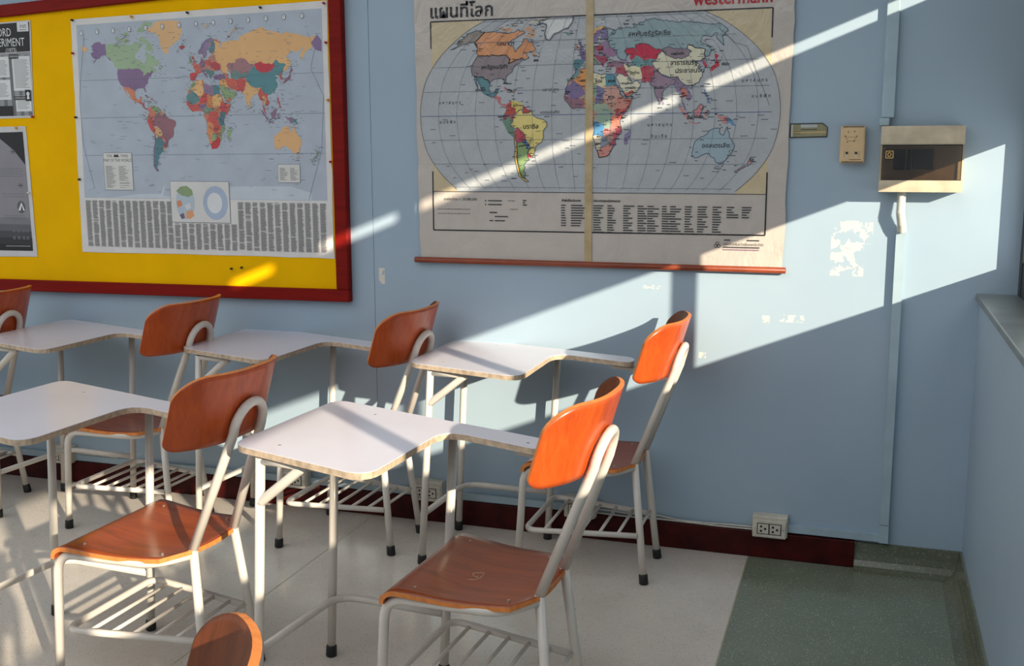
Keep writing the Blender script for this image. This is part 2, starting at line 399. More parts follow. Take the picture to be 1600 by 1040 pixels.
    for side in (0, 1):
        for i in range(NS):
            tt = -1+2*i/(NS-1); v = wv*sin(tt*pi/2)*0.999
            lo, hi = ext(v)
            for j in range(NZ):
                h = lo+(hi-lo)*j/(NZ-1); z = z0+h
                u = u0-lean*(z-0.75)+D*abs(v/0.2)**pw
                nv = Vector((1, -pw*D*abs(v/0.2)**(pw-1)/0.2*(1 if v > 0 else -1), lean)).normalized()
                g[side, i, j] = bm.verts.new(L(u-nv.x*0.011*side, v-nv.y*0.011*side, z-nv.z*0.011*side))
    for i in range(NS-1):
        for j in range(NZ-1):
            for side in (0, 1):
                q = [g[side, i, j], g[side, i+1, j], g[side, i+1, j+1], g[side, i, j+1]]
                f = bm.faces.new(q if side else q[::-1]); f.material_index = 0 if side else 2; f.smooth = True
    def strip2(a, b):
        f = bm.faces.new((g[0, *a], g[0, *b], g[1, *b], g[1, *a])); f.material_index = 1
    for i in range(NS-1): strip2((i, 0), (i+1, 0)); strip2((i+1, NZ-1), (i, NZ-1))
    for j in range(NZ-1): strip2((0, j+1), (0, j)); strip2((NS-1, j), (NS-1, j+1))
    bmobj('backrest', bm, [MAT['wood_back'], MAT['wood_edge'], MAT['wood_front_shaded']], root)
    return root
def copy_tree(o, parent=None):
    c = o.copy(); COL.objects.link(c); c.parent = parent
    for ch in o.children: copy_tree(ch, c)
    return c
chair_objs = []
proto = make_chair()
CHAIRS = [
 (-1.172, -0.255, 0.000, 'tablet-arm chair by the wall below the large Thai map, orange backrest in sun'),
 (-1.160, -1.352, -0.055, 'centre front tablet-arm chair with glowing orange backrest and shaded brown seat'),
 (-2.062, -0.263, -0.034, 'tablet-arm chair against the wall below the gap between the two maps'),
 (-2.922, -0.323, -0.023, 'tablet-arm chair against the wall below the right half of the framed board'),
 (-2.088, -1.347, -0.030, 'front left tablet-arm chair with its whole seat and slatted basket in sunlight'),
 (-3.808, -0.320, 0.025, 'tablet-arm chair at the far left edge by the wall, half cut off'),
 (-1.208, -2.886, 0.378, 'nearest tablet-arm chair, only the rounded top corner of its backrest in view at the bottom')]
for i, (x, y, rz, lab) in enumerate(CHAIRS):
    c = proto if i == 0 else copy_tree(proto)
    c.location = (x, y, 0); c.rotation_euler = (0, 0, rz)
    tag(c, lab, 'chair', 'tablet-arm chairs in the classroom'); chair_objs.append(c)

SC = [(0.0583, -0.041), (0.0458, -0.0362), (0.036, -0.025), (0.0353, -0.0002), (0.0391, 0.0145), (0.0481, 0.0078), (0.0636, -0.0004), (0.056, -0.0157), (0.041, -0.0185)]
seat_b2 = [ch for ch in chair_objs[1].children if ch.name.startswith('seat') and not ch.name.startswith('seat_rail')][0]
def seat_z(u, v):
    t = (u+0.146)/0.318; z = 0.404-0.010*sin(pi*min(1, t*1.05))-0.004*(1-t); hw = 0.175+min(1, (u+0.10)/0.27)*0.030
    return z-0.007*(1-(v/hw)**2)*max(0, min(1, (0.16-u)/0.1))
tag(tube('scratch', fillet([(-u, v, seat_z(u, v)+0.0003) for u, v in SC], 0.008), 0.0009, MAT['ply'], seat_b2, 5), 'pale scratched squiggle')

# ------------------------------------------------------------------ flat print helpers (x to the right, z up, y = depth off the wall)
FONT = None
def text_geo(body, size, x, z, align='LEFT', rot=0.0, sx=1.0, bold=0.0):
    cu = bpy.data.curves.new('t', 'FONT'); cu.body = body; cu.size = size; cu.align_x = align; cu.offset = bold; cu.resolution_u = 2
    o = bpy.data.objects.new('t', cu); COL.objects.link(o)
    dg = bpy.context.evaluated_depsgraph_get(); me = bpy.data.meshes.new_from_object(o.evaluated_get(dg))
    V = []
    for v in me.vertices:
        a, b = v.co.x*sx, v.co.y; V.append((x+a*cos(rot)-b*sin(rot), z+a*sin(rot)+b*cos(rot)))
    F = [tuple(p.vertices) for p in me.polygons]
    bpy.data.objects.remove(o); bpy.data.curves.remove(cu); bpy.data.meshes.remove(me)
    return V, F
class Sheet:
    """Collects flat printed polygons, each lying a hair in front of the last."""
    def __init__(s, y): s.y = y; s.V = []; s.F = []; s.M = []; s.mats = []; s.k = 0
    def mi(s, m):
        if m not in s.mats: s.mats.append(m)
        return s.mats.index(m)
    def tris(s, V, F, m, d=None):
        if d is None: s.k += 1; d = s.k*0.000012
        else: d = max(d, (s.k+1)*0.000012)
        b = len(s.V); s.V += [(p[0], s.y-d, p[1]) for p in V]; q = s.mi(m)
        for f in F: s.F.append(tuple(b+i for i in f)); s.M.append(q)
    def poly(s, pts, m, d=None):
        pts = [Vector((p[0], p[1], 0)) for p in pts]
        s.tris([(p.x, p.y) for p in pts], tessellate_polygon([pts]), m, d)
    def rect(s, x0, z0, x1, z1, m, d=None): s.tris([(x0, z0), (x1, z0), (x1, z1), (x0, z1)], [(0, 1, 2, 3)], m, d)
    def line(s, pts, wd, m, d=None):
        if d is None: s.k += 1; d = s.k*0.000012
        else: d = max(d, (s.k+1)*0.000012)
        for a, b in zip(pts, pts[1:]):
            dx, dz = b[0]-a[0], b[1]-a[1]; l = sqrt(dx*dx+dz*dz)
            if l < 1e-6: continue
            nx, nz = -dz/l*wd/2, dx/l*wd/2
            s.tris([(a[0]+nx, a[1]+nz), (a[0]-nx, a[1]-nz), (b[0]-nx, b[1]-nz), (b[0]+nx, b[1]+nz)], [(0, 1, 2, 3)], m, d)
    def frame(s, x0, z0, x1, z1, wd, m): s.line([(x0, z0), (x1, z0), (x1, z1), (x0, z1), (x0, z0)], wd, m)
    def text(s, body, size, x, z, m, **kw):
        V, F = text_geo(body, size, x, z, **kw); s.tris(V, F, m)
    def build(s, name, parent):
        # every face toward the room (-y)
        bm = bmesh.new(); vs = [bm.verts.new(v) for v in s.V]
        for f, q in zip(s.F, s.M):
            try: fc = bm.faces.new([vs[i] for i in f])
            except ValueError: continue
            fc.material_index = q; fc.normal_update()
            if fc.normal.y > 0: fc.normal_flip()
        me = bpy.data.meshes.new(name); bm.to_mesh(me); bm.free()
        o = link(name, me, s.mats)
        if parent: o.parent = parent; o.matrix_parent_inverse = Matrix.Translation(-parent.location)
        return o
def under(o, parent): o.parent = parent; o.matrix_parent_inverse = Matrix.Translation(-parent.location); return o

# ------------------------------------------------------------------ geography (longitude, latitude)
def pl(t): return [tuple(float(k) for k in p.split(',')) for p in t.split()]
GEO = {
'alaska': '-168,66 -162,66.5 -165,68.5 -156,71 -141,69.7 -141,60.3 -135,58.5 -130.5,55.5 -134,57.5 -140,59.7 -146,60.8 -151,59.3 -154,58.5 -160,55.5 -164,54.7 -158,58 -162,59 -165,61 -166,63 -161,64.3',
'canada': '-141,69.7 -134,69.5 -127,70 -115,68.5 -108,68 -98,68 -94,71 -90,69 -85,69.5 -81,67 -87,64.5 -93,61.5 -94.5,58.8 -92,57 -85,55.3 -82,53 -80,51.2 -79,54.5 -76.5,57.5 -78,62.3 -73,62 -70,60 -67,58.5 -64.5,60.2 -61,56 -56,53 -58,51.5 -66,50 -65,48.5 -61,46 -66,44 -67,45.5 -70,46.5 -71,45 -75,45 -79,43 -83,42 -82.5,45.5 -88,48.3 -95,49 -123,49 -127,51 -130.5,55.5 -135,58.5 -141,60.3',
'baffin': '-64,63 -68,67 -62,67 -72,71 -80,73.5 -89,73 -85,70 -75,68 -78,64.5 -70,62.5', 'victoria': '-117,70 -115,73 -105,73 -102,69.5 -110,68.7',
'ellesmere': '-90,77 -85,80 -75,83 -63,82 -75,78.5 -80,76.5', 'banks': '-125,72 -123,74.3 -117,73 -120,71.3', 'newf': '-59,48 -56,51.5 -53,47', 'melville': '-116,75 -110,77 -97,76.5 -106,75',
'usa': '-123,49 -95,49 -88,48.3 -84.5,46.5 -82.5,45.5 -83,42 -79,43 -75,45 -71,45 -70,46.5 -67,45 -70,43 -70,41.7 -74,40.5 -76,37 -75.7,35.2 -81,31.5 -80,27 -80.7,25.2 -82.5,28 -84,30 -89,30 -94,29.5 -97.3,27.5 -97.2,26 -101,29.5 -104.5,29.6 -106.5,31.7 -111,31.3 -117,32.5 -120.5,34.5 -124,40 -124.5,43 -124,48',
'mexico': '-117,32.5 -111,31.3 -106.5,31.7 -104.5,29.6 -101,29.5 -97.2,26 -97.7,22 -95.5,18.7 -91.5,18.5 -90.3,21 -87,21.5 -88,18 -92,14.7 -96,15.8 -102,18 -105.5,20.5 -106,23 -109.5,26.5 -112.7,30 -114.7,31.6 -112,27 -110,23 -112,25 -115,29',
'central': '-92,14.7 -88,18 -88.3,15.8 -83.3,15 -83.7,11 -82,9 -79,9.5 -77.3,8.7 -78,7.3 -80.5,7.3 -83,8.3 -85.7,10 -87.5,12.8',
'cuba': '-85,22 -80,23.2 -74.5,20.2 -77.5,20 -82,22.4', 'hisp': '-74,18.3 -73,20 -68.5,18.7 -71,18',
'greenland': '-73,78 -60,82 -35,83.5 -20,81.5 -19,76 -22,72 -23,70 -32,68 -40,65 -43,60 -48,61 -53,66 -54,70 -58,75 -68,76', 'iceland': '-24,65.5 -20,66.3 -14,65.5 -19,63.4',
'colombia': '-77.3,8.7 -72,12 -71,10 -72,7 -67.5,6 -67,1.2 -70,-1 -70,-4 -73,-2.3 -75.3,0 -79,1.5 -77.3,4 -77.8,7',
'venezuela': '-72,12 -70,11.5 -62,10.6 -60,8.3 -61,5 -64,4 -67,1.2 -67.5,6 -72,7', 'guianas': '-60,8.3 -57,6 -51.7,4.2 -52.5,2.3 -59.5,1.5 -60,5',
'ecuador': '-79,1.5 -75.3,0 -78,-4 -80.3,-3.4 -81,-1', 'peru': '-75.3,0 -73,-2.3 -70,-4 -73,-8 -70.5,-10 -69,-12.5 -69.5,-17.5 -70.3,-18.3 -76,-14 -79.5,-7.5 -81.3,-5 -80.3,-3.4 -78,-4',
'bolivia': '-69,-12.5 -65.3,-10 -60,-14 -58,-17 -58,-20 -62.5,-22 -66,-22 -68,-22.8 -69.5,-17.5', 'paraguay': '-62.5,-22 -58,-20 -54.5,-24 -56,-27.3 -58.5,-27.2 -57.7,-25.3',
'brazil': '-67,1.2 -64,4 -61,5 -59.5,1.5 -52.5,2.3 -51.5,4 -50,1 -48,-1 -44,-2.7 -39,-3.5 -35.2,-5.5 -35,-9 -39,-13 -39,-18 -41,-22 -45,-23.5 -48.5,-26 -49,-29 -53,-33.5 -57.5,-30.2 -53.8,-27 -54.5,-24 -58,-20 -58,-17 -60,-14 -65.3,-10 -70.5,-10 -73,-8 -70,-4 -70,-1',
'uruguay': '-57.5,-30.2 -53.5,-33.5 -55,-35 -58.2,-34',
'argentina': '-66,-22 -62.5,-22 -57.7,-25.3 -58.5,-27.2 -56,-27.3 -53.8,-27 -57.5,-30.2 -58.3,-34 -57,-36.5 -62,-39 -65,-41 -64,-42.5 -67.3,-46 -66,-48 -69,-51 -68.5,-52.3 -72,-51 -71.5,-44 -71,-38 -70,-33 -68.5,-27 -68,-24',
'chile': '-70.3,-18.3 -69.5,-17.5 -68,-22.8 -68.5,-27 -70,-33 -71,-38 -71.5,-44 -72,-51 -68.5,-52.3 -66,-55 -70,-55 -75,-50 -73.5,-42 -73.5,-37 -71.5,-30 -70.5,-23',
'africa': '-6,35.8 0,36 10,37.3 11,33.7 20,31 25,31.7 32.5,31.2 34,27 37,21 39,16 43,11.8 51,11.8 47,4 41,-2 39,-6 40.5,-11 40.5,-15 35,-20 35.5,-24 32.5,-27 30,-31 25.5,-34 19,-34.8 18,-32 15,-27 12,-18 13.5,-12 12,-5 9,-1 9.5,3.8 5,5 -4,5.2 -8,4.5 -13,8.5 -17,12 -17.3,15 -16,21 -13,27.5 -9.5,30.5',
'morocco': '-6,35.8 -2,35 -2,32 -8.7,27.7 -13,27.5 -9.5,30.5', 'algeria': '-2,35 8.5,37 8,33 9.5,30 10,24.5 5,19.5 -4.8,25 -8.7,27.5 -2,32', 'libya': '10,24.5 9.5,30 11,33 20,31 25,31.7 25,20 15,23',
'egypt': '25,31.7 34,31 35,24 36,22 25,22', 'mali': '-17,21 -8.7,27.5 -4.8,25 1.5,20.5 4,16.5 -3,13 -10,11.5 -12,15 -17,16', 'niger': '4,16.5 5,19.5 12,23.5 15,23 15.5,17 13.5,13.7 4,13 2,12.5',
'chad': '15,23 24,19.5 22,13 19,9 15,8 14,13 15.5,17', 'sudan': '24,22 36,22 38.5,17 35,12 34,9.5 25,9 22,13 24,19.5', 'ethiopia': '36.5,14.3 42,12 47,8 42,4 36,4.5 33,8 35,12', 'somalia': '43,11.3 51,11.8 47,4 41.5,-1.5 41.3,3 45,5 47.5,8',
'nigeria': '3,12 13,13.5 14,11 9,5 8,4.5 3.5,6.5', 'westafrica': '-17,15 -12,14.5 -10,11.5 -3,13 2.5,12 2.5,6.3 -4,5.2 -8,4.5 -13,8.5 -17,12', 'cameroon': '9,5 14,11 15,8 19,9 25,8.5 27,5 18,4 16,1.5 9.7,2.5',
'congo': '13,-5 16,-1 18,4 27,5 31,2 29.5,-4 30,-8 28.5,-12 24,-11 22,-8', 'kenya': '34,4 36,4.5 42,4 41.3,-2 39,-4.5 34,-1', 'tanzania': '30,-2 34,-1 39,-4.5 40.3,-10.5 35,-11.5 30.5,-8',
'angola': '12.5,-5.8 16.5,-6 22,-8 24,-11 22,-13 23,-17.5 12,-17.3 13.5,-12', 'zambia': '24,-11 28.5,-12 30,-8.5 33,-10 33,-14 30,-16 27,-18 23,-17.5 22,-13', 'mozambique': '35,-11.5 40.5,-10.7 40.5,-15 35,-20 35.5,-24 32.5,-26.5 31.5,-22 33,-16.5 30.5,-15 35,-15',
'namibia': '12,-17.3 21,-18 20,-22 20,-28.5 16.5,-28.5 14.5,-23', 'botswana': '21,-18 25,-17.8 29,-22 25,-25.5 20,-26.8 20,-22', 'southafrica': '16.5,-28.5 20,-28.5 20,-26.8 25,-25.5 29,-22.2 31.5,-22.5 32.5,-27 30,-31 25.5,-34 19,-34.8 18,-32', 'madagascar': '44,-16.5 49.5,-12 50.3,-15.5 47,-25 44,-24 43.5,-21',
'eurasia': '-9,37 -9,43 -2,43.5 -1,46 -4.5,48.5 2,51 8,53.8 8.5,57 10.5,57.5 10,54 19,54.5 21,57 28,59.5 30,60 22,60 21,63 25,65.5 22,65.8 17,61 18.5,59.8 16,56.5 12.5,56 11,59 5.5,59 5,62 14,68 25,71 31,70 41,67 35,64 40,64.5 45,68 54,68.5 60,69 68,68.5 67,72 73,71 80,73.5 100,76.5 113,74 128,72 140,72.5 160,70 180,69 180,65 177,62.5 170,60 163,58 162,56 157,51 156,57 163,61.5 155,59.3 143,59.3 135,54.7 140,53 141,48 135,43.3 130.5,42.3 127.5,39.7 129,36 126.5,34.5 126,37.5 121.5,39.5 118,39 122,37 119,35 122,31 121,28 117,23.5 110,20.5 108,21.5 105.7,19 109,13 105,8.7 102.5,12 100,13.5 99.3,9.5 103.5,1.5 101,2.5 98.5,8 98,15 94.5,16 92,21.5 89,22 87,21 80.2,15.5 80,10 77.5,8 73,16.5 72.7,21 69,22.2 66.5,25.3 57.5,25.7 56.5,27 51.5,27.8 48.5,30 50,26.5 51.5,24.5 56.3,26 59.8,22.5 55,17 45,12.8 42.7,16 39,21.5 35,28 34.5,31.5 36,36.5 30.5,36.5 27,37 26.5,40 30,41.2 36,41.8 41.5,41.6 38,44.5 39,47 33.5,44.5 31,46.5 28,44 28,41.5 26,40.8 23.5,40 23,37 21,38 19.3,41.5 13.5,45.5 12.5,44 18.3,40 16,38.2 15.5,40 10,44 3.5,43.3 0,39.5 -2,36.8 -5.5,36',
'russia': '28,59.5 30,60 30,69.5 41,67 35,64 40,64.5 45,68 54,68.5 60,69 68,68.5 67,72 73,71 80,73.5 100,76.5 113,74 128,72 140,72.5 160,70 180,69 180,65 177,62.5 170,60 163,58 162,56 157,51 156,57 163,61.5 155,59.3 143,59.3 135,54.7 140,53 141,48 135,43.3 131,43 131,45 135,48.4 128,49.6 120,53 116,49.8 107,49.5 98,51.8 88,49.3 80,51 76,54 70,55 61,54 60,51 50,51.5 47,49 49,46 47,42 40,43.5 38,46.5 38,49.5 32,52.3 31,55',
'kazakhstan': '47,49 50,51.5 60,51 61,54 70,55 76,54 80,51 88,49.3 83,46 80,42.3 70,42 66,41.5 58,45.5 53,42 51,44.5 53,46.5 49,46', 'centralasia': '53,42 58,45.5 66,41.5 70,42 80,42.3 74,39 71,36.8 66,37.4 61,36 54,37.3',
'china': '74,39 80,42.3 83,46 88,49 91,45 97,42.7 105,41.7 112,43.5 119,47 116,49.8 120,53 128,49.6 135,48.4 131,45 130.5,42.5 124,40 121.5,39.5 118,39 122,37 119,35 122,31 121,28 117,23.5 110,20.5 108,21.5 102,22.3 98.5,25 97,28.3 89,27.8 81,30.2 78,33.5',
'mongolia': '88,49.3 98,51.8 107,49.5 116,49.8 119,47 112,43.5 105,41.7 97,42.7 91,45', 'india': '74,34 78,33.5 81,30.2 88.5,27.5 96,28 94,24 92,21.8 89,22 87,21 80.2,15.5 80,10 77.5,8 73,16.5 72.7,21 69,22.2 71,25 74.5,31',
'pakistan': '61,25.2 66.5,25.3 69,24 71,25.5 74.5,31 74,36.5 66,37.4 61,35.5 62,29', 'iran': '44.5,39.5 49,37.6 54,37.3 61,36 61.5,27 57,26.7 51.5,27.8 48.5,30.2 45.5,34', 'arabia': '35,29 39,31.8 47,29 50,26.5 51.5,24.3 56.3,26 59.8,22.5 55,17 45,12.8 42.7,16 39,21.5',
'yemen': '42.7,16.5 47,17 52,18.5 53,16.5 45,12.8', 'iraq': '36,36.5 42.5,37.2 45.5,36 48,30.2 47,29 39,32 35.5,32', 'turkey': '26.5,40 30,41.2 36,41.8 41.5,41.4 44.5,39.5 44,37.2 36,36.5 30.5,36.5 27,37',
'indochina': '92,21.5 97,28 98.5,25 102,22.3 108,21.5 105.7,19 109,13 105,8.7 102.5,12 100,13.5 99.3,9.5 103.5,1.5 101,2.5 98.5,8 98,15 94.5,16', 'thailand': '98,19 101,20 104.5,17 105,14.3 102.5,12 100,13.5 99,9 98.5,12 98.8,16',
'france': '-1.5,43.4 -1,46 -4.5,48.5 2,51 8,49 6,46.5 7.5,43.8 3,42.5', 'spain': '-9,43 -1.5,43.4 3,42.3 0,39.5 -2,36.8 -5.5,36 -9,37', 'germany': '6,51.5 9,54.8 14,54 15,51 12.5,48 7.5,47.6', 'poland': '14,54 19,54.5 23.5,54 24,50.5 19,49.4 15,51',
'ukraine': '24,51.5 32,52.3 38,49.5 38,47 33.5,45 29,45.5 22.5,48.3', 'italy': '7.5,43.8 7,46 13.5,46.3 12.5,44 18.3,40 16,38.2 15.5,40 10,44', 'balkans': '13.5,45.8 19,46 28,44.5 28,41.5 23.5,40 23,37 21,38 19.3,41.5',
'norway': '5,59 5,62 14,68 25,71 30,70 24,68.7 18,68 12,63 11,59', 'sweden': '11.5,59 12,63 18,68 24,66 17,61 18.5,59.8 16,56.5 12.5,56', 'finland': '22,60 21,63 25,65.5 24,68.7 29,69.5 31,63 28,60.5',
'uk': '-5.5,50 1.5,51.2 0,53 -2,56 -2,57.6 -5,58.5 -5.5,56 -3,54 -4.5,52', 'ireland': '-10,52 -6,52.3 -6,54.5 -8,55.2 -10,54', 'japan': '130,32 131.5,31.5 135.5,33.7 140.5,35.5 141.5,39 141,41.3 145,43.3 142,45.3 140,42 140,40 136.5,36.8 132.5,35.3', 'korea': '125,38 127.5,39.7 129.2,36 126.5,34.5',
'philippines': '120.5,14 120.5,18.3 122.2,18 124,12.5 126.5,7 122.5,7.5 123,10.5', 'borneo': '109,1.5 113,3 117,7 119,5 117.5,1 116,-3.5 111,-3.3', 'sumatra': '95.3,5.5 98,4.2 104,-2 106,-5.5 104,-5.5 99,0', 'java': '105.3,-6.5 108,-6.7 114.5,-7.7 114.3,-8.7 106.5,-7.4',
'sulawesi': '119.5,-5.5 120.5,-3 119.5,0.5 125,1.5 121,0 123,-4.5 121,-3', 'irian': '131,-1 135,-3.3 141,-2.6 141,-9 138,-8.3 133,-4', 'newguinea': '141,-2.6 147,-6 150.5,-10.5 144,-7.7 141,-9',
'australia': '114,-22 122,-18 126,-14 131,-12 136,-12 135.5,-15 140.5,-17.5 142.5,-10.8 146,-19 153,-25.5 153,-30 150,-37 146,-39 140.5,-38 138,-35 135.5,-34.7 131,-31.5 124,-33 118,-35 115,-34 113.5,-26', 'tasmania': '145,-41 148,-41 147,-43.5',
'nz_north': '173,-35 178.5,-37.7 175.3,-41.5 173.8,-39.3', 'nz_south': '172.7,-40.7 174.2,-41.7 171,-44 169,-46.5 166.5,-46 168.5,-44', 'srilanka': '80,9.5 81.8,7.5 80.3,6', 'sakhalin': '142,46 143.5,49 143,54 142,50', 'svalbard': '11,79 20,80.3 25,79.7 16,76.7', 'novaya': '52,71 56,73.5 68,76.8 60,76 53,72.8',
'caspian': '50,45 47.5,43 49.5,40.5 49,37.5 53.5,37 53,41 51,43 53,46'}
GEO = {k: pl(v) for k, v in GEO.items()}
ORDER = list(GEO)
def wobble(poly, amp, seed):
    """subdivide borders so that coasts look drawn, not cut"""
    rnd = random.Random(seed); out = []
    for a, b in zip(poly, poly[1:]+poly[:1]):
        out.append(a); l = sqrt((a[0]-b[0])**2+(a[1]-b[1])**2); n = int(l/2.6)
        # the wobble depends on the edge only, so neighbours share it
        key = hash((round(min(a, b)[0]*10), round(min(a, b)[1]*10), round(max(a, b)[0]*10), round(max(a, b)[1]*10)))
        er = random.Random(key); offs = [er.uniform(-amp, amp) for _ in range(max(n-1, 0))]
        if a > b: offs = offs[::-1]
        sg = 1 if a < b else -1
        for k in range(1, n):
            t = k/n; nx, ny = -(b[1]-a[1])/l*sg, (b[0]-a[0])/l*sg
            out.append((a[0]+(b[0]-a[0])*t+nx*offs[k-1], a[1]+(b[1]-a[1])*t+ny*offs[k-1]))
    return out

# ------------------------------------------------------------------ notice board with the colourful map and posters
board = empty('notice_board', (-3.4, 0.0, 0.85)); tag(board, 'yellow cloth notice board in a dark red wooden frame, a world map pinned on it', 'notice board')
XB0, XB1 = -4.75, -2.25
def zt(x): return 2.006+(x+2.25)*0.0472
def zb(x): return 0.881+(x+2.25)*0.0088
bm = bmesh.new()
def skew(bm, xa, xb, f0, f1, ya, yb):
    vs = [bm.verts.new((x, y, f(x))) for x in (xa, xb) for y in (ya, yb) for f in (f0, f1)]
    for f in ((0, 1, 3, 2), (4, 6, 7, 5), (0, 4, 5, 1), (2, 3, 7, 6), (0, 2, 6, 4), (1, 5, 7, 3)): bm.faces.new([vs[i] for i in f])
skew(bm, XB0, XB1, zb, zt, -0.016, -0.0005); under(bmobj('board_panel', bm, MAT['yellow']), board)
for nm, xa, xb, f0, f1 in (('frame_rail', XB0-0.05, XB1+0.052, lambda x: zb(x)-0.047, zb), ('frame_rail', XB0-0.05, XB1+0.052, zt, lambda x: zt(x)+0.047),
                           ('frame_stile', XB0-0.05, XB0, zb, zt), ('frame_stile', XB1, XB1+0.052, zb, zt)):
    bm = bmesh.new(); skew(bm, xa, xb, f0, f1, -0.034, -0.0005); bmesh.ops.recalc_face_normals(bm, faces=bm.faces[:]); bmesh.ops.bevel(bm, geom=bm.edges[:], offset=0.003, segments=1, affect='EDGES')
    under(bmobj(nm, bm, MAT['frame_red']), board)

def paper(name, pts, y, th, mat, parent, sub=8, curl=0.0, torn=0.0, seed=1):
    """four corners (x,z) TL TR BR BL; a thin sheet with thickness and slightly uneven edges"""
    rnd = random.Random(seed); n = sub; V = []; F = []
    TL, TR, BR, BL = [Vector(p) for p in pts]
    for s in (0, 1):
        for i in range(n+1):
            for j in range(n+1):
                u, v = i/n, j/n; p = TL.lerp(TR, u).lerp(BL.lerp(BR, u), v)
                V.append((p.x, y+(0 if s else -th), p.y))
    N = (n+1)*(n+1)
    if torn:
        for i in range(n+1):
            for (a, b, ax, sg) in ((0, i, 0, 1), (n, i, 0, -1), (i, n, 2, 1)):
                k = a*(n+1)+b; d = rnd.uniform(0, torn)*sg
                for q in (k, k+N): v = list(V[q]); v[ax] += d; V[q] = tuple(v)
    for i in range(n):
        for j in range(n):
            a = i*(n+1)+j; q = (a, a+1, a+n+2, a+n+1); F.append(q); F.append(tuple(N+k for k in q[::-1]))
    rim = [i*(n+1) for i in range(n+1)] + [n*(n+1)+j for j in range(1, n+1)] + [i*(n+1)+n for i in range(n-1, -1, -1)] + [j for j in range(n-1, 0, -1)]
    for a, b in zip(rim, rim[1:]+rim[:1]): F.append((a, b, b+N, a+N))
    o = mesh(name, V, F, mat); bm = bmesh.new(); bm.from_mesh(o.data); bmesh.ops.recalc_face_normals(bm, faces=bm.faces[:]); bm.to_mesh(o.data); bm.free()
    return under(o, parent)
# --- map pinned on the board
YM = -0.0185
m1 = empty('pinned_world_map', (-2.83, YM, 1.0)); tag(m1, 'paper world map with a grey place index below, pinned on the yellow board', 'map')
W1 = ink((222, 218, 214)); paper('paper_sheet', [(-3.393, 1.915), (-2.258, 1.939), (-2.260, 0.995), (-3.416, 0.992)], YM+0.0012, 0.0012, W1, m1, 12, torn=0.004, seed=3)
G1 = Sheet(YM-0.0004)
def gall(lon, lat): return -2.8273+0.2344*radians(lon)*0.7071, 1.5334+0.2385*1.7071*math.tan(radians(lat)/2)
sea1 = ink((178, 187, 198)); G1.poly([(-3.366, 1.893), (-2.283, 1.912), (-2.283, 1.214), (-3.383, 1.214)], sea1)
line1 = ink((120, 128, 140))
G1.poly([gall(a, b) for a, b in [(-180, -75.9), (-150, -75.9), (-100, -73), (-65, -73), (-58, -64), (-62, -74), (-30, -75.9), (-15, -72), (20, -70), (50, -67), (90, -66.5), (135, -66.5), (165, -71), (165, -75.9)]], ink((198, 206, 214)))
C1 = dict(alaska=(136, 112, 150), canada=(160, 182, 148), usa=(138, 112, 146), mexico=(214, 136, 104), central=(190, 110, 110), cuba=(150, 120, 150), hisp=(190, 110, 100), greenland=(226, 182, 132), iceland=(190, 70, 80),
 colombia=(212, 128, 104), venezuela=(150, 172, 130), guianas=(196, 150, 120), ecuador=(190, 130, 110), peru=(208, 92, 84), bolivia=(222, 176, 128), paraguay=(208, 120, 104), brazil=(152, 106, 116), uruguay=(208, 140, 90), argentina=(86, 134, 142), chile=(128, 110, 140),
 africa=(208, 128, 100), morocco=(160, 178, 132), algeria=(232, 184, 128), libya=(150, 122, 150), egypt=(92, 136, 142), mali=(104, 144, 146), niger=(206, 84, 82), chad=(222, 140, 90), sudan=(232, 184, 120), ethiopia=(206, 82, 82), somalia=(220, 110, 96), nigeria=(150, 118, 148), westafrica=(206, 96, 88), cameroon=(130, 160, 130), congo=(212, 92, 84), kenya=(94, 136, 144), tanzania=(90, 130, 140), angola=(222, 144, 96), zambia=(206, 90, 84), mozambique=(150, 170, 126), namibia=(224, 150, 100), botswana=(150, 178, 130), southafrica=(202, 66, 72), madagascar=(150, 176, 132),
 eurasia=(196, 136, 120), russia=(228, 180, 124), kazakhstan=(168, 124, 128), centralasia=(110, 142, 138), china=(92, 142, 148), mongolia=(204, 66, 76), india=(222, 178, 124), pakistan=(206, 88, 84), iran=(214, 104, 84), arabia=(146, 170, 124), yemen=(200, 120, 100), iraq=(226, 170, 110), turkey=(134, 104, 140), indochina=(206, 96, 88), thailand=(222, 160, 110),
 france=(214, 110, 92), spain=(208, 76, 78), germany=(148, 112, 142), poland=(206, 100, 90), ukraine=(190, 80, 86), italy=(150, 120, 148), balkans=(104, 138, 138), norway=(132, 120, 152), sweden=(148, 130, 160), finland=(100, 138, 150), uk=(206, 120, 110), ireland=(150, 172, 136), japan=(150, 104, 124), korea=(200, 100, 96), philippines=(190, 90, 100), borneo=(150, 116, 140), sumatra=(150, 116, 140), java=(150, 116, 140), sulawesi=(150, 116, 140), irian=(150, 116, 140), newguinea=(92, 140, 146),
 australia=(226, 178, 124), tasmania=(226, 178, 124), nz_north=(150, 168, 150), nz_south=(150, 168, 150), srilanka=(150, 170, 130), sakhalin=(226, 182, 132), svalbard=(190, 180, 170), novaya=(226, 182, 132), baffin=(160, 182, 148), victoria=(160, 182, 148), ellesmere=(160, 182, 148), banks=(160, 182, 148), newf=(160, 182, 148), melville=(160, 182, 148), caspian=(178, 187, 198))
for k in ORDER: G1.poly([gall(*p) for p in wobble(GEO[k], 0.9, k)], ink(C1[k]))
G1.poly([gall(a, b) for a, b in [(-180, 66), (-180, 69), (-172, 67), (-170, 65), (-176, 64)]], ink((228, 180, 124)))
G1.poly([(-2.330, 1.79), (-2.305, 1.82), (-2.288, 1.80), (-2.288, 1.76), (-2.31, 1.765)], ink((136, 112, 150)))
rnd = random.Random(5)
tiny = ink((98, 94, 100))
dd = 0.0011
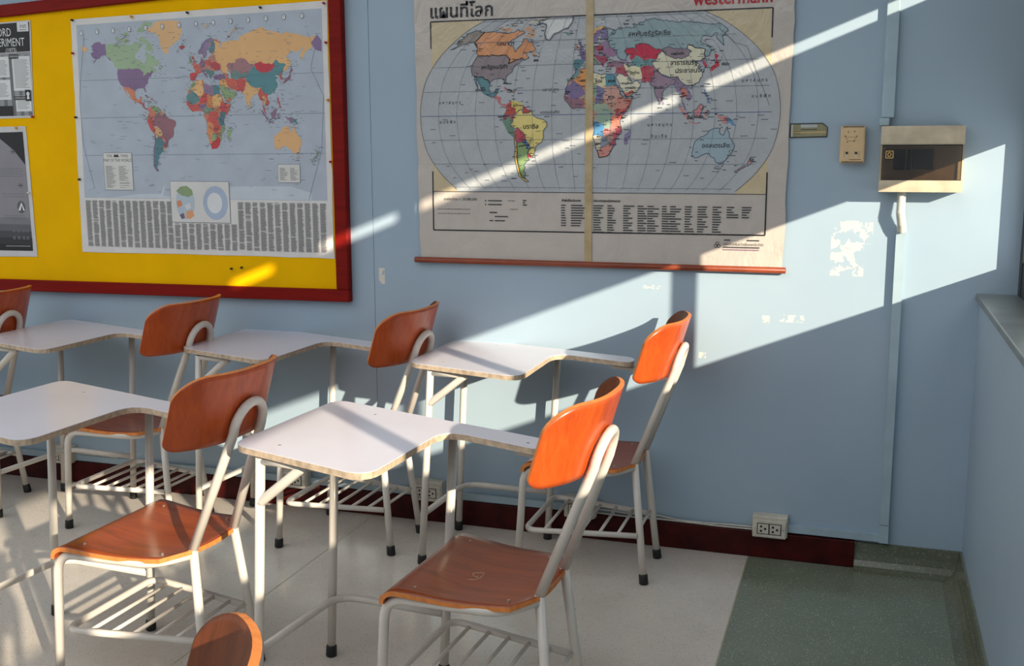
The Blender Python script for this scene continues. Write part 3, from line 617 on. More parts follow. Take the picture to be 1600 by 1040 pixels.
for k in range(1900):     # crowded tiny place names
    nm = rnd.choice(ORDER); p = rnd.choice(GEO[nm]); x, z = gall(p[0]+rnd.uniform(-7, 7), p[1]+rnd.uniform(-5, 5)); l = rnd.uniform(0.003, 0.010)
    if -3.37 < x < -2.30 and 1.22 < z < 1.88: G1.rect(x, z, x+l, z+0.0011, tiny, dd)
for k in range(160):
    x, z = rnd.uniform(-3.36, -2.31), rnd.uniform(1.23, 1.86); l = rnd.uniform(0.008, 0.03); G1.rect(x, z, x+l, z+0.0011, line1, dd)
for z in (1.5334, 1.68, 1.386): G1.line([(-3.37, z-0.002), (-2.283, z+0.004)], 0.0009, line1)
G1.line([(-2.345, 1.83), (-2.315, 1.77), (-2.335, 1.70), (-2.285, 1.60), (-2.30, 1.40), (-2.36, 1.22)], 0.0012, line1)
G1.line([(-3.33, 1.86), (-3.36, 1.7), (-3.375, 1.60), (-3.37, 1.42), (-3.33, 1.25)], 0.0012, line1)
for k in range(14):       # clock faces along the top
    x = -3.345+k*0.0755; z = 1.862+k*0.0021
    G1.poly([(x+0.0085*cos(a*pi/6), z+0.0105*sin(a*pi/6)) for a in range(12)], ink((96, 98, 104)))
    G1.poly([(x+0.0068*cos(a*pi/6), z+0.0088*sin(a*pi/6)) for a in range(12)], ink((214, 216, 220)))
    a = k*pi/6.5; G1.line([(x, z), (x+0.006*sin(a), z+0.007*cos(a))], 0.0014, ink((70, 70, 76)))
# index columns
ix = ink((150, 147, 146)); N = 34
for c in range(N):
    x0 = -3.380+c*(1.096/N); bot = 1.018; top = 1.204
    if -2.985 < x0 < -2.70: top = 1.118
    z = top; pale = rnd.random() < 0.1
    while z > bot:
        if rnd.random() > 0.035: G1.rect(x0+0.001, z-0.0022, x0+0.0275*(0.72+0.28*rnd.random()), z, ix, 0.0012)
        z -= 0.0031
G1.rect(-3.278, 1.247, -3.143, 1.394, ink((214, 212, 206)))
G1.frame(-3.278, 1.247, -3.143, 1.394, 0.0015, line1)
dk = ink((52, 50, 54))
G1.text('THE', 0.014, -3.262, 1.377, dk); G1.text('TIMES', 0.014, -3.160, 1.377, dk, align='RIGHT')
G1.poly([(-3.229, 1.377), (-3.224, 1.389), (-3.216, 1.385), (-3.209, 1.389), (-3.202, 1.377)], dk)
G1.text('MAP OF THE WORLD', 0.0162, -3.2105, 1.359, dk, align='CENTER', sx=0.86)
for c in (0, 1):
    for r in range(22):
        if rnd.random() > 0.1: G1.rect(-3.27+c*0.062, 1.340-r*0.004, -3.27+c*0.062+rnd.uniform(0.02, 0.05), 1.3415-r*0.004, tiny, 0.0014)
G1.rect(-2.488, 1.281, -2.394, 1.349, ink((214, 212, 206)))
G1.frame(-2.488, 1.281, -2.394, 1.349, 0.0012, line1)
for c in (0, 1):
    for r in range(12): G1.rect(-2.48+c*0.045, 1.334-r*0.004, -2.48+c*0.045+rnd.uniform(0.015, 0.035), 1.3355-r*0.004, tiny, 0.0014)
G1.rect(-2.971, 1.123, -2.705, 1.283, ink((216, 214, 210)))
G1.frame(-2.971, 1.123, -2.705, 1.283, 0.0018, line1)
def disc(cx, cz, rx, rz, m, n=28, a0=0): G1.poly([(cx+rx*cos(2*pi*k/n), cz+rz*sin(2*pi*k/n)) for k in range(n)], m)
disc(-2.905, 1.2, 0.043, 0.066, ink((182, 196, 206))); disc(-2.768, 1.2, 0.056, 0.066, ink((170, 184, 206))); disc(-2.772, 1.2, 0.034, 0.04, ink((222, 222, 224)))
for pts, c in (([(-2.945, 1.245), (-2.925, 1.262), (-2.895, 1.266), (-2.872, 1.25), (-2.868, 1.232), (-2.89, 1.222), (-2.92, 1.228)], (140, 160, 118)), ([(-2.945, 1.205), (-2.925, 1.21), (-2.918, 1.19), (-2.94, 1.18)], (216, 140, 100)),
               ([(-2.905, 1.165), (-2.875, 1.172), (-2.866, 1.15), (-2.885, 1.136), (-2.905, 1.14)], (222, 160, 120)), ([(-2.935, 1.152), (-2.915, 1.16), (-2.91, 1.14), (-2.925, 1.134)], (110, 104, 124)), ([(-2.91, 1.19), (-2.885, 1.2), (-2.88, 1.18), (-2.9, 1.172)], (214, 214, 216))):
    G1.poly(pts, ink(c))
G1.build('printed_map', m1)
# --- posters
def poster(name, lab, pts):
    x, z = pts[3]; e = empty(name, (x, YM, z)); tag(e, lab, 'poster', 'black and white posters on the board'); paper('paper_sheet', pts, YM+0.0012, 0.0012, ink((206, 204, 204)), e, 8, torn=0.002, seed=9); return e
p1 = poster('poster', 'grey poster with black title header and text boxes, pinned at top left of board', [(-4.16, 1.905), (-3.588, 1.921), (-3.606, 1.535), (-4.17, 1.53)])
Q = Sheet(YM-0.0004); K = ink((30, 29, 31)); Wh = ink((222, 222, 222)); Gy = ink((150, 150, 152)); Gd = ink((112, 112, 114)); Tx = ink((128, 128, 130))
Q.poly([(-4.155, 1.79), (-3.600, 1.80), (-3.594, 1.915), (-4.155, 1.90)], K)
Q.poly([(-4.155, 1.54), (-3.610, 1.545), (-3.600, 1.798), (-4.155, 1.788)], Gy)
for k in range(14): Q.rect(-4.15+k*0.04, 1.545, -4.15+k*0.04+0.018, 1.786, Gd)
Q.text('STANFORD', 0.046, -3.687, 1.862, Wh, align='RIGHT', sx=0.72); Q.text('EXPERIMENT', 0.046, -3.624, 1.822, Wh, align='RIGHT', sx=0.72); Q.text('(1973)', 0.026, -3.667, 1.797, Wh, align='RIGHT', sx=0.8)
Q.rect(-3.656, 1.878, -3.600, 1.916, Wh); Q.text('nst', 0.026, -3.642, 1.892, K); Q.rect(-3.645, 1.883, -3.61, 1.886, Tx)
def block(x0, z0, x1, z1):
    Q.rect(x0, z0, x1, z1, Wh); z = z1-0.016
    while z > z0+0.008: Q.rect(x0+0.008, z, x1-0.008-random.random()*0.02, z+0.0018, Tx); z -= 0.0052
block(-3.695, 1.645, -3.605, 1.782); block(-3.69, 1.562, -3.612, 1.625); block(-3.93, 1.70, -3.71, 1.782); block(-3.93, 1.61, -3.71, 1.69)
Q.rect(-3.707, 1.772, -3.660, 1.790, K); Q.text('FINDINGS', 0.012, -3.704, 1.777, Wh, sx=0.8)
Q.rect(-3.697, 1.608, -3.628, 1.624, K); Q.text('CONCLUSIONS', 0.0115, -3.694, 1.6125, Wh, sx=0.8)
Q.rect(-3.640, 1.603, -3.612, 1.648, K); Q.poly([(-3.626+0.008*cos(a*pi/8), 1.632+0.008*sin(a*pi/8)) for a in range(16)], Wh); Q.poly([(-3.629, 1.63), (-3.623, 1.63), (-3.619, 1.611), (-3.633, 1.611)], Wh)
Q.rect(-3.78, 1.545, -3.706, 1.585, K)
Q.build('printed_page', p1)
p2 = poster('poster', 'black poster with large grey curve and tent emblem, lower left of board', [(-4.20, 1.495), (-3.651, 1.503), (-3.641, 0.965), (-4.20, 0.955)])
Q = Sheet(YM-0.0004)
Q.poly([(-4.19, 0.985), (-3.662, 0.990), (-3.668, 1.480), (-4.19, 1.472)], K)
pts = [(-3.664, 1.05)] + [(-4.25+0.585*cos(a), 0.90+0.56*sin(a)) for a in [radians(d) for d in range(45, 91, 5)]] + [(-4.19, 1.05)]
pts = [(-3.6645, 1.06), (-3.667, 1.345), (-3.72, 1.405), (-3.79, 1.455), (-3.86, 1.470), (-4.19, 1.470), (-4.19, 1.06)]
Q.poly(pts, ink((140, 136, 142)))
for k, c in enumerate(((124, 121, 127), (100, 98, 104), (74, 72, 76), (50, 49, 52))): Q.rect(-4.19, 1.10-0.028*k, -3.6645+0.001*k, 1.128-0.028*k, ink(c))
Q.poly([(-3.705+0.021*cos(a*pi/10), 1.172+0.026*sin(a*pi/10)) for a in range(20)], ink((92, 90, 94))); Q.poly([(-3.722, 1.158), (-3.703, 1.192), (-3.688, 1.158)], Wh); Q.poly([(-3.708, 1.158), (-3.703, 1.180), (-3.697, 1.158)], K)
for z in (1.33, 1.322, 1.314, 1.306, 1.298, 1.225, 1.214, 1.135, 1.128, 1.121): Q.rect(-3.80, z, -3.675-random.random()*0.015, z+0.002, ink((112, 109, 115)))
for (x, z) in ((-3.725, 1.40), (-3.70, 1.262)):
    for a in range(6): Q.line([(x, z), (x+0.016*cos(a*1.05), z+0.011*sin(a*1.05))], 0.0022, ink((62, 60, 64)))
for x in (-3.76, -3.735, -3.71, -3.69):
    for z in (1.075, 1.045): Q.rect(x, z-0.008, x+0.014, z+0.006, ink((104, 102, 106)))
Q.line([(-3.80, 1.008), (-3.673, 1.010)], 0.0016, Wh)
Q.build('printed_page', p2)
# --- push pins
PINS = [(-3.381, 1.912, 'k', 'dark pin at the top left corner of the pinned map'), (-3.390, 1.785, 'r', 'red pin high on the left edge of the pinned map'), (-3.396, 1.535, 'k', 'dark pin halfway down the left edge of the pinned map'),
 (-3.400, 1.288, 'k', 'dark pin low on the left edge of the pinned map'), (-3.103, 1.914, 'y', 'yellow pin on the top edge of the pinned map'), (-2.850, 1.919, 'k', 'dark pin at the middle of the top edge of the pinned map'),
 (-2.534, 1.925, 'k', 'dark pin right of centre on the top edge of the pinned map'), (-2.271, 1.929, 'r', 'red pin at the top right corner of the pinned map'), (-2.268, 1.790, 'r', 'red pin high on the right edge of the pinned map'),
 (-2.267, 1.584, 'y', 'yellow pin halfway down the right edge of the pinned map'), (-2.264, 1.359, 'r', 'red pin low on the right edge of the pinned map'), (-3.609, 1.540, 'r', 'red pin at the bottom right corner of the upper poster'),
 (-3.696, 1.496, 'y', 'yellow pin on the top edge of the lower poster'), (-3.657, 1.232, 'w', 'white pin on the right edge of the lower poster'), (-2.712, 0.945, 'g', 'left one of two dark green pins on bare yellow cloth'), (-2.666, 0.951, 'g', 'right one of two dark green pins on bare yellow cloth')]
PC = {'r': plain('red_pin', rgb(196, 30, 30), 0.35), 'k': plain('dark_pin', rgb(36, 38, 44), 0.35), 'y': plain('yellow_pin', rgb(226, 168, 40), 0.35), 'w': plain('white_pin', rgb(226, 224, 226), 0.35), 'g': plain('green_pin', rgb(24, 52, 34), 0.35)}
for x, z, c, lab in PINS:
    y = -0.0160 if c == 'g' else YM-0.0012
    V, F = tube_geo([(x, y, z), (x+0.0005, y-0.003, z), (x+0.001, y-0.0034, z), (x+0.002, y-0.010, z), (x+0.002, y-0.0105, z), (x+0.0025, y-0.0125, z)], [0.0045, 0.0045, 0.0026, 0.0024, 0.0042, 0.004], 10)
    tag(mesh('push_pin', V, F, PC[c], None, True), lab, 'pin', 'push pins on the notice board')

# ------------------------------------------------------------------ large laminated wall map on a wooden roller
YW = -0.0120
m2 = empty('rolled_wall_map', (-1.26, YW, 1.0)); tag(m2, 'large laminated Thai world map hanging from the wall on a brown wooden rod', 'map')
W2 = ink((196, 186, 176), 1)
paper('map_sheet', [(-1.928, 2.16), (-0.600, 2.16), (-0.607, 1.008), (-1.914, 1.008)], YW+0.0015, 0.0015, W2, m2, 26, torn=0.006, seed=4)
p = [(-1.930, -0.016, 1.006), (-0.602, -0.016, 1.006)]
rod = tube('hanging_rod', [(-1.932, -0.016, 1.003), (-1.930, -0.016, 1.003), (-0.602, -0.016, 1.003), (-0.600, -0.016, 1.003)], [0.0085, 0.0105, 0.0105, 0.0085], MAT['roller'], None, 12); under(rod, m2)
RX = [1, .9986, .9954, .99, .9822, .973, .96, .9427, .9216, .8962, .8679, .835, .7986, .7597, .7186, .6732, .6213, .5722, .5322]
RY = [0, .062, .124, .186, .248, .31, .372, .434, .4958, .5571, .6176, .6769, .7346, .7903, .8435, .8936, .9394, .9761, 1]
def rob(lon, lat):
    a = min(abs(lat), 89.9)/5; i = int(a); f = a-i
    x = (RX[i]*(1-f)+RX[i+1]*f)*0.8487*radians(lon-10); y = (RY[i]*(1-f)+RY[i+1]*f)*1.3523*(1 if lat >= 0 else -1)
    return -1.2693+0.2374*x, 1.5201+0.2521*y
g2 = lambda *c: ink(c, 1)
G2 = Sheet(YW-0.0004)
FX0, FX1, FZ0, FZ1 = -1.857, -0.672, 1.253, 1.848
G2.rect(FX0, FZ0, FX1, FZ1, g2(204, 186, 152))
sea2 = g2(178, 181, 183)
LATS = [k for k in range(-60, 84, 4)]
left = [rob(-169.9, a) for a in LATS]; right = [rob(189.9, a) for a in LATS]
oval = left + right[::-1]
oval = [(x, min(max(z, FZ0), FZ1)) for x, z in oval]
# clip the sea oval to the printed height
top = [(x, z) for x, z in oval]
G2.poly([(rob(-169.9, -62.5)[0], FZ0)] + [q for q in left if FZ0 < q[1] < FZ1] + [(rob(-169.9, 82)[0], FZ1), (rob(189.9, 82)[0], FZ1)] + [q for q in right[::-1] if FZ0 < q[1] < FZ1] + [(rob(189.9, -62.5)[0], FZ0)], sea2)
C2 = dict(alaska=(146, 136, 124), canada=(216, 150, 104), usa=(146, 132, 134), mexico=(102, 142, 148), central=(190, 120, 120), cuba=(190, 110, 120), hisp=(190, 150, 120), greenland=(214, 214, 210), iceland=(110, 150, 152),
 colombia=(186, 84, 72), venezuela=(216, 196, 110), guianas=(188, 80, 74), ecuador=(150, 90, 90), peru=(110, 140, 118), bolivia=(194, 84, 92), paraguay=(90, 124, 170), brazil=(230, 210, 128), uruguay=(200, 70, 60), argentina=(140, 166, 112), chile=(230, 190, 96),
 africa=(190, 150, 130), morocco=(120, 148, 150), algeria=(222, 152, 84), libya=(226, 216, 178), egypt=(90, 146, 160), mali=(130, 112, 150), niger=(140, 166, 130), chad=(122, 118, 158), sudan=(206, 158, 142), ethiopia=(206, 140, 124), somalia=(196, 84, 74), nigeria=(214, 142, 84), westafrica=(150, 110, 120), cameroon=(160, 172, 150), congo=(150, 170, 150), kenya=(206, 100, 88), tanzania=(214, 130, 112), angola=(92, 148, 190), zambia=(206, 142, 134), mozambique=(196, 92, 104), namibia=(220, 206, 180), botswana=(140, 150, 160), southafrica=(210, 142, 128), madagascar=(142, 128, 160),
 eurasia=(150, 130, 150), russia=(148, 168, 170), kazakhstan=(196, 48, 72), centralasia=(112, 152, 150), china=(222, 214, 186), mongolia=(150, 130, 138), india=(158, 132, 148), pakistan=(186, 70, 84), iran=(224, 216, 176), arabia=(226, 218, 190), yemen=(206, 110, 92), iraq=(176, 84, 96), turkey=(150, 112, 126), indochina=(146, 128, 152), thailand=(206, 130, 120),
 france=(126, 110, 148), spain=(92, 130, 140), germany=(110, 124, 120), poland=(180, 76, 88), ukraine=(160, 120, 150), italy=(116, 140, 110), balkans=(168, 76, 96), norway=(222, 170, 90), sweden=(130, 112, 148), finland=(122, 108, 150), uk=(142, 116, 148), ireland=(190, 130, 120), japan=(196, 52, 70), korea=(190, 66, 84), philippines=(126, 138, 168), borneo=(206, 140, 140), sumatra=(206, 140, 134), java=(206, 140, 134), sulawesi=(206, 140, 134), irian=(206, 140, 134), newguinea=(106, 146, 176),
 australia=(158, 176, 184), tasmania=(158, 176, 184), nz_north=(206, 150, 146), nz_south=(206, 150, 146), srilanka=(140, 130, 170), sakhalin=(148, 168, 170), svalbard=(200, 190, 170), novaya=(148, 168, 170), baffin=(200, 160, 130), victoria=(206, 156, 120), ellesmere=(200, 190, 170), banks=(206, 156, 120), newf=(216, 150, 104), melville=(200, 190, 170), caspian=(178, 181, 183))
coast = g2(92, 104, 116)
for k in ORDER:
    poly = [rob(*p) for p in wobble(GEO[k], 0.9, k)]
    poly = [(x, min(z, FZ1-0.002)) for x, z in poly]
    G2.poly(poly, g2(*C2[k]))
    if k in ('greenland', 'australia', 'africa', 'brazil', 'canada', 'usa', 'china', 'russia', 'india', 'nz_north', 'nz_south', 'alaska', 'arabia', 'borneo', 'chile', 'argentina', 'mexico', 'southafrica'):
        G2.line(poly+poly[:1], 0.0022 if k != 'greenland' else 0.005, g2(88, 98, 110) if k != 'greenland' else g2(110, 112, 116), 0.0016)
grat = g2(112, 120, 130)
for lat in range(-60, 81, 20): G2.line([q for q in (rob(l, lat) for l in range(-169, 191, 9)) if q[1] < FZ1], 0.0011 if lat else 0.0016, grat if lat else g2(84, 104, 150), 0.0017)
for lon in range(-150, 190, 20): G2.line([q for q in (rob(lon, a) for a in range(-62, 83, 4)) if FZ0 < q[1] < FZ1], 0.0009, grat, 0.0017)
for s, lon in ((1, -169.9), (1, 189.9)): G2.line([q for q in (rob(lon, a) for a in range(-62, 83, 4)) if FZ0 < q[1] < FZ1], 0.0013, g2(70, 74, 80), 0.0017)
ik = g2(34, 32, 34)
# date line
G2.line([rob(180, 78), rob(180, 70), rob(171, 65), rob(171, 53), rob(180, 50), rob(180, 5)], 0.0011, g2(80, 84, 90), 0.0017)
# frame
fw = 0.0042
G2.line([(FX0, 1.755), (FX0, FZ1), (FX1, FZ1), (FX1, 1.755)], fw, ik); G2.line([(FX0, 1.325), (FX0, 1.113)], fw, ik); G2.line([(FX1, 1.325), (FX1, 1.118)], fw, ik)
G2.line([(FX0, 1.113), (FX1, 1.118)], fw, ik); G2.line([(FX0, FZ0), (FX1, FZ0)], 0.0018, ik)
# lettering
def T2(b, s, x, z, m=ik, **k): G2.text(b, s, x, z, m, **k)
T2('แผนที่โลก', 0.062, -1.862, 1.861, bold=0.0012)
T2('westermann', 0.060, -0.672, 1.866, g2(176, 26, 40), align='RIGHT', bold=0.0012, sx=0.86)
for b, lon, lat, s in (('แคนาดา', -108, 57, .020), ('สหรัฐอเมริกา', -112, 38, .019), ('บราซิล', -60, -11, .022), ('สหพันธรัฐรัสเซีย', 55, 61, .022), ('สาธารณรัฐ', 92, 37, .021), ('ประชาชนจีน', 95, 31, .021), ('ออสเตรเลีย', 122, -27, .020), ('เม็กซิโก', -112, 20, .013),
                       ('แอลจีเรีย', -1, 26, .012), ('ลิเบีย', 14, 25, .012), ('อียิปต์', 27, 25, .010), ('อิหร่าน', 50, 31, .012), ('ซาอุดี', 41, 23, .011), ('อาระเบีย', 44, 19.5, .011), ('อินเดีย', 73, 19, .012), ('มองโกเลีย', 96, 45, .011), ('ซูดาน', 27, 13, .010), ('อินโดนีเซีย', 104, -4, .013), ('ญี่ปุ่น', 143, 36, .012), ('ปารากวัย', -62, -25, .007), ('นามิเบีย', 14, -24, .007), ('ชาด', 16, 14, .009)):
    x, z = rob(lon, lat); T2(b, s, x, z, bold=0.0003)
for b, lon, lat in (('ม ห า ส มุ ท ร', -150, 10), ('แ ป ซิ ฟิ ก', -149, -6), ('ม ห า ส มุ ท ร', 66, -10), ('อิ น เ ดี ย', 70, -19), ('ม ห า ส มุ ท ร', 157, 23), ('แ ป ซิ ฟิ ก', 164, 11), ('มหาสมุทร', -40, 19), ('แอตแลนติก', -42, 1)):
    x, z = rob(lon, lat); T2(b, 0.015, x, z, g2(60, 62, 74))
dt = g2(60, 60, 64)
for k in range(620):
    nm = rnd.choice(ORDER); q = rnd.choice(GEO[nm]); x, z = rob(q[0]+rnd.uniform(-5, 5), q[1]+rnd.uniform(-4, 4)); l = rnd.uniform(0.004, 0.014)
    if -1.88 < x < -0.66 and FZ0+0.01 < z < FZ1-0.006:
        G2.rect(x, z, x+l, z+0.0018, dt, 0.0019)
        if rnd.random() < 0.3: G2.rect(x-0.005, z-0.001, x-0.0015, z+0.0025, ik, 0.0019)
for k in range(120):
    lo, la = rnd.uniform(-165, 185), rnd.uniform(-55, 60); x, z = rob(lo, la); l = rnd.uniform(0.01, 0.025); G2.rect(x, z, x+l, z+0.0015, g2(86, 92, 104), 0.0019)
# legend below the map
T2('มาตราส่วน 1 : 25,080,000', 0.0125, -1.815, 1.222)
for (x0, x1, z) in ((-1.838, -1.715, 1.190), (-1.838, -1.715, 1.174), (-1.570, -1.545, 1.222), (-1.562, -1.535, 1.192)):
    G2.line([(x0, z), (x1, z)], 0.0011, dt)
    for t in (0, .33, .66, 1): G2.line([(x0+(x1-x0)*t, z-0.002), (x0+(x1-x0)*t, z+0.002)], 0.0011, dt)
def lines(x0, z0, n, dz, lmin, lmax, m=dt):
    for r in range(n): G2.rect(x0, z0-r*dz, x0+rnd.uniform(lmin, lmax), z0-r*dz+0.0036, m, 0.0019)
lines(-1.645, 1.220, 2, 0.0135, 0.05, 0.07); lines(-1.64, 1.178, 1, 0.01, 0.025, 0.03); lines(-1.62, 1.164, 1, 0.01, 0.04, 0.05); lines(-1.64, 1.149, 1, 0.01, 0.012, 0.014); lines(-1.62, 1.149, 1, 0.01, 0.035, 0.045); lines(-1.515, 1.222, 3, 0.008, 0.008, 0.018)
for x in (-1.655,):
    for z in (1.2215, 1.208): G2.rect(x-0.002, z-0.002, x+0.002, z+0.002, ik)
T2('คำย่อชื่อประเทศ', 0.011, -1.372, 1.222, bold=0.0003); lines(-1.374, 1.207, 9, 0.0088, 0.012, 0.02); lines(-1.338, 1.207, 9, 0.0088, 0.028, 0.055)
T2('ประเทศและเมืองหลวง', 0.011, -1.258, 1.222, bold=0.0003)
for k, (xa, n) in enumerate(((-1.258, 12), (-1.152, 12), (-1.068, 12), (-0.990, 12), (-0.897, 12), (-0.800, 5))):
    lines(xa, 1.207, n, 0.0083, 0.016, 0.04); lines(xa+0.050, 1.207, n, 0.0083, 0.016, 0.034)
# publisher's mark
cx, cz = -0.828, 1.082
for a in range(3):
    an = pi/2+a*2*pi/3; G2.line([(cx+0.0055*cos(an)+0.0055*cos(t*pi/6), cz+0.0055*sin(an)+0.0055*sin(t*pi/6)) for t in range(13)], 0.0016, ik)
T2('บริษัทสำนักพิมพ์ ไทยวัฒนาพานิช จำกัด', 0.0115, -0.808, 1.082, sx=0.75); lines(-0.808, 1.074, 1, 0.005, 0.12, 0.121); lines(-0.808, 1.066, 1, 0.005, 0.115, 0.12, g2(150, 120, 140)); lines(-0.806, 1.098, 1, 0.005, 0.02, 0.022); lines(-0.73, 1.098, 1, 0.005, 0.04, 0.042)
G2.build('printed_map', m2)
def tape_mat():
    t = NT('aged_tape'); t.set(t.ramp(t.noise(t.P(), 20, 3), [(0.3, rgb(176, 152, 110)), (0.7, rgb(196, 176, 138))]), 0.3); return t.m
tp = box('tape_strip', (-1.2885, YW-0.0032, 1.012), (-1.2625, YW-0.0026, 2.15), tape_mat()); under(tp, m2)

# ------------------------------------------------------------------ wall fittings
# fuse box
fb = empty('fuse_box', (-0.2, 0, 1.267)); tag(fb, 'cream fuse box with a smoked cover on the wall beside the window', 'fuse box')
X0, X1 = -0.323, -0.079
bm = bmesh.new()
prof = [(-0.001, 1.267), (-0.078, 1.267), (-0.078, 1.303), (-0.062, 1.305), (-0.062, 1.411), (-0.070, 1.413), (-0.066, 1.470), (-0.001, 1.470)]
vs = [[bm.verts.new((x, y, z)) for y, z in prof] for x in (X0, X1)]; n = len(prof)
for i in range(n): bm.faces.new((vs[0][i], vs[0][(i+1) % n], vs[1][(i+1) % n], vs[1][i]))
bm.faces.new(vs[0][::-1]); bm.faces.new(vs[1])
under(bmobj('housing', bm, MAT['cream_plastic']), fb)
for a, b in (((-0.283, 1.335), (-0.249, 1.398)), ((-0.244, 1.335), (-0.232, 1.398)), ((-0.228, 1.338), (-0.166, 1.399))):
    under(box('breaker_row', (a[0], -0.068, a[1]), (b[0], -0.0615, b[1]), MAT['black'], bev=0.002), fb)
cv = under(box('cover', (-0.3165, -0.0755, 1.3045), (-0.0855, -0.0725, 1.4105), MAT['smoked'], bev=0.001), fb)
for (xa, za, xb, zb_) in ((-0.3165, 1.4095, -0.0855, 1.4125), (-0.3165, 1.3030, -0.0855, 1.3055), (-0.3175, 1.303, -0.3155, 1.412), (-0.0865, 1.303, -0.0845, 1.412)):
    o = box('cover_edge', (xa, -0.0765, za), (xb, -0.0705, zb_), MAT['black']); o.parent = cv
Q = Sheet(-0.0758); gd = MAT['gold']; bk_ = MAT['black']
Q.rect(-0.309, 1.369, -0.282, 1.396, bk_); Q.frame(-0.306, 1.372, -0.285, 1.393, 0.0022, gd)
Q.line([(-0.300, 1.377), (-0.300, 1.388), (-0.294, 1.388), (-0.291, 1.385), (-0.291, 1.380), (-0.294, 1.377), (-0.300, 1.377)], 0.0022, gd)
o = Q.build('maker_mark', fb)
# corrugated hose under the fuse box
pts = []; rad = []
path = [Vector((-0.252, -0.035, 1.2662)), Vector((-0.252, -0.036, 1.24)), Vector((-0.253, -0.040, 1.20)), Vector((-0.247, -0.032, 1.165)), Vector((-0.245, -0.022, 1.14))]
for k in range(57):
    t = k/56*4; i = min(int(t), 3); f = t-i; q = path[i].lerp(path[i+1], f); pts.append(q); rad.append(0.0146 if k % 2 else 0.0112)
hs = tube('flexible_hose', pts, rad, MAT['hose'], None, 12); tag(hs, 'white corrugated hose running down from the fuse box', 'hose')
def trunk(name, a, b, lab, cat='trunking'):
    return tag(box(name, a, b, MAT['trunk'], bev=0.002), lab, cat)
trunk('cable_trunking', (-0.325, -0.024, 1.497), (-0.287, -0.0005, 2.995), 'pale blue cable trunking rising from the fuse box')
trunk('trunking_coupler', (-0.330, -0.032, 1.472), (-0.300, -0.0005, 1.496), 'grey coupler between upper trunking and fuse box', 'coupler')
o = empty('cable_trunking', (-0.245, 0, 0.1)); tag(o, 'pale blue cable trunking running down to the floor and left to the outlet', 'trunking')
bm = bmesh.new()
def bar(p, q, hw, d):
    dx, dz = q[0]-p[0], q[1]-p[1]; l = sqrt(dx*dx+dz*dz); nx, nz = -dz/l*hw, dx/l*hw
    c = [(p[0]+nx, p[1]+nz), (p[0]-nx, p[1]-nz), (q[0]-nx, q[1]-nz), (q[0]+nx, q[1]+nz)]
    vs = [bm.verts.new((x, y, z)) for y in (-0.0005, -d) for x, z in c]
    for f in ((0, 1, 2, 3), (7, 6, 5, 4), (0, 4, 5, 1), (1, 5, 6, 2), (2, 6, 7, 3), (3, 7, 4, 0)): bm.faces.new([vs[i] for i in f])
bar((-0.2475, 1.142), (-0.2475, 0.16), 0.014, 0.022); under(bmobj('riser', bm, MAT['trunk']), o)
bm = bmesh.new(); bar((-0.2475, 0.158), (-0.2475, 0.097), 0.015, 0.024); under(bmobj('elbow', bm, MAT['trunk']), o)
bm = bmesh.new(); bar((-0.2625, 0.111), (-0.560, 0.112), 0.012, 0.020); under(bmobj('floor_run', bm, MAT['trunk']), o)
o = tag(box('cable_trunking', (XL, -0.016, 0.0945), (-1.36, -0.0005, 0.122), MAT['trunk'], bev=0.002), 'low cable trunking on top of the dark baseboard behind the chairs', 'trunking')
# thermostat
th = empty('thermostat', (-0.405, 0, 1.357)); tag(th, 'beige wall thermostat with two sliders left of the fuse box', 'thermostat')
under(box('body', (-0.446, -0.033, 1.355), (-0.370, -0.0005, 1.473), MAT['beige_plastic'], bev=0.006), th)
for z in (1.4695, 1.359):
    for k in range(12): under(box('vent_slot', (-0.438+k*0.0054, -0.0337, z-0.002), (-0.435+k*0.0054, -0.0325, z+0.002), MAT['black']), th)
for x, s in ((-0.424, -1), (-0.396, 1)):
    sl_ = under(box('slider_slot', (x-0.0028, -0.0337, 1.373), (x+0.0028, -0.0325, 1.392), MAT['white_plastic']), th)
    under(box('slider_knob', (x-0.0035, -0.0365, 1.384), (x+0.0035, -0.0330, 1.391), MAT['black'], bev=0.0005), th)
Q = Sheet(-0.0332); br_ = plain('brown_print', rgb(96, 62, 40), 0.6)
Q.line([(-0.413+0.016*cos(a), 1.440+0.016*sin(a)) for a in [pi+pi*k/12 for k in range(13)]], 0.0012, br_); Q.line([(-0.427, 1.437), (-0.399, 1.437)], 0.001, br_)
for (x, z) in ((-0.422, 1.453), (-0.403, 1.455), (-0.431, 1.440), (-0.396, 1.440), (-0.424, 1.422), (-0.403, 1.424)): Q.poly([(x+0.0022*cos(a*pi/4), z+0.0022*sin(a*pi/4)) for a in range(8)], br_)
Q.build('dial_print', th); Q = Sheet(-0.0332)
for x in (-0.434, -0.388):
    for z in (1.375, 1.382, 1.390): Q.rect(x, z, x+0.004, z+0.0012, br_)
Q.rect(-0.416, 1.3655, -0.380, 1.3675, br_)
Q.build('slider_marks', th)
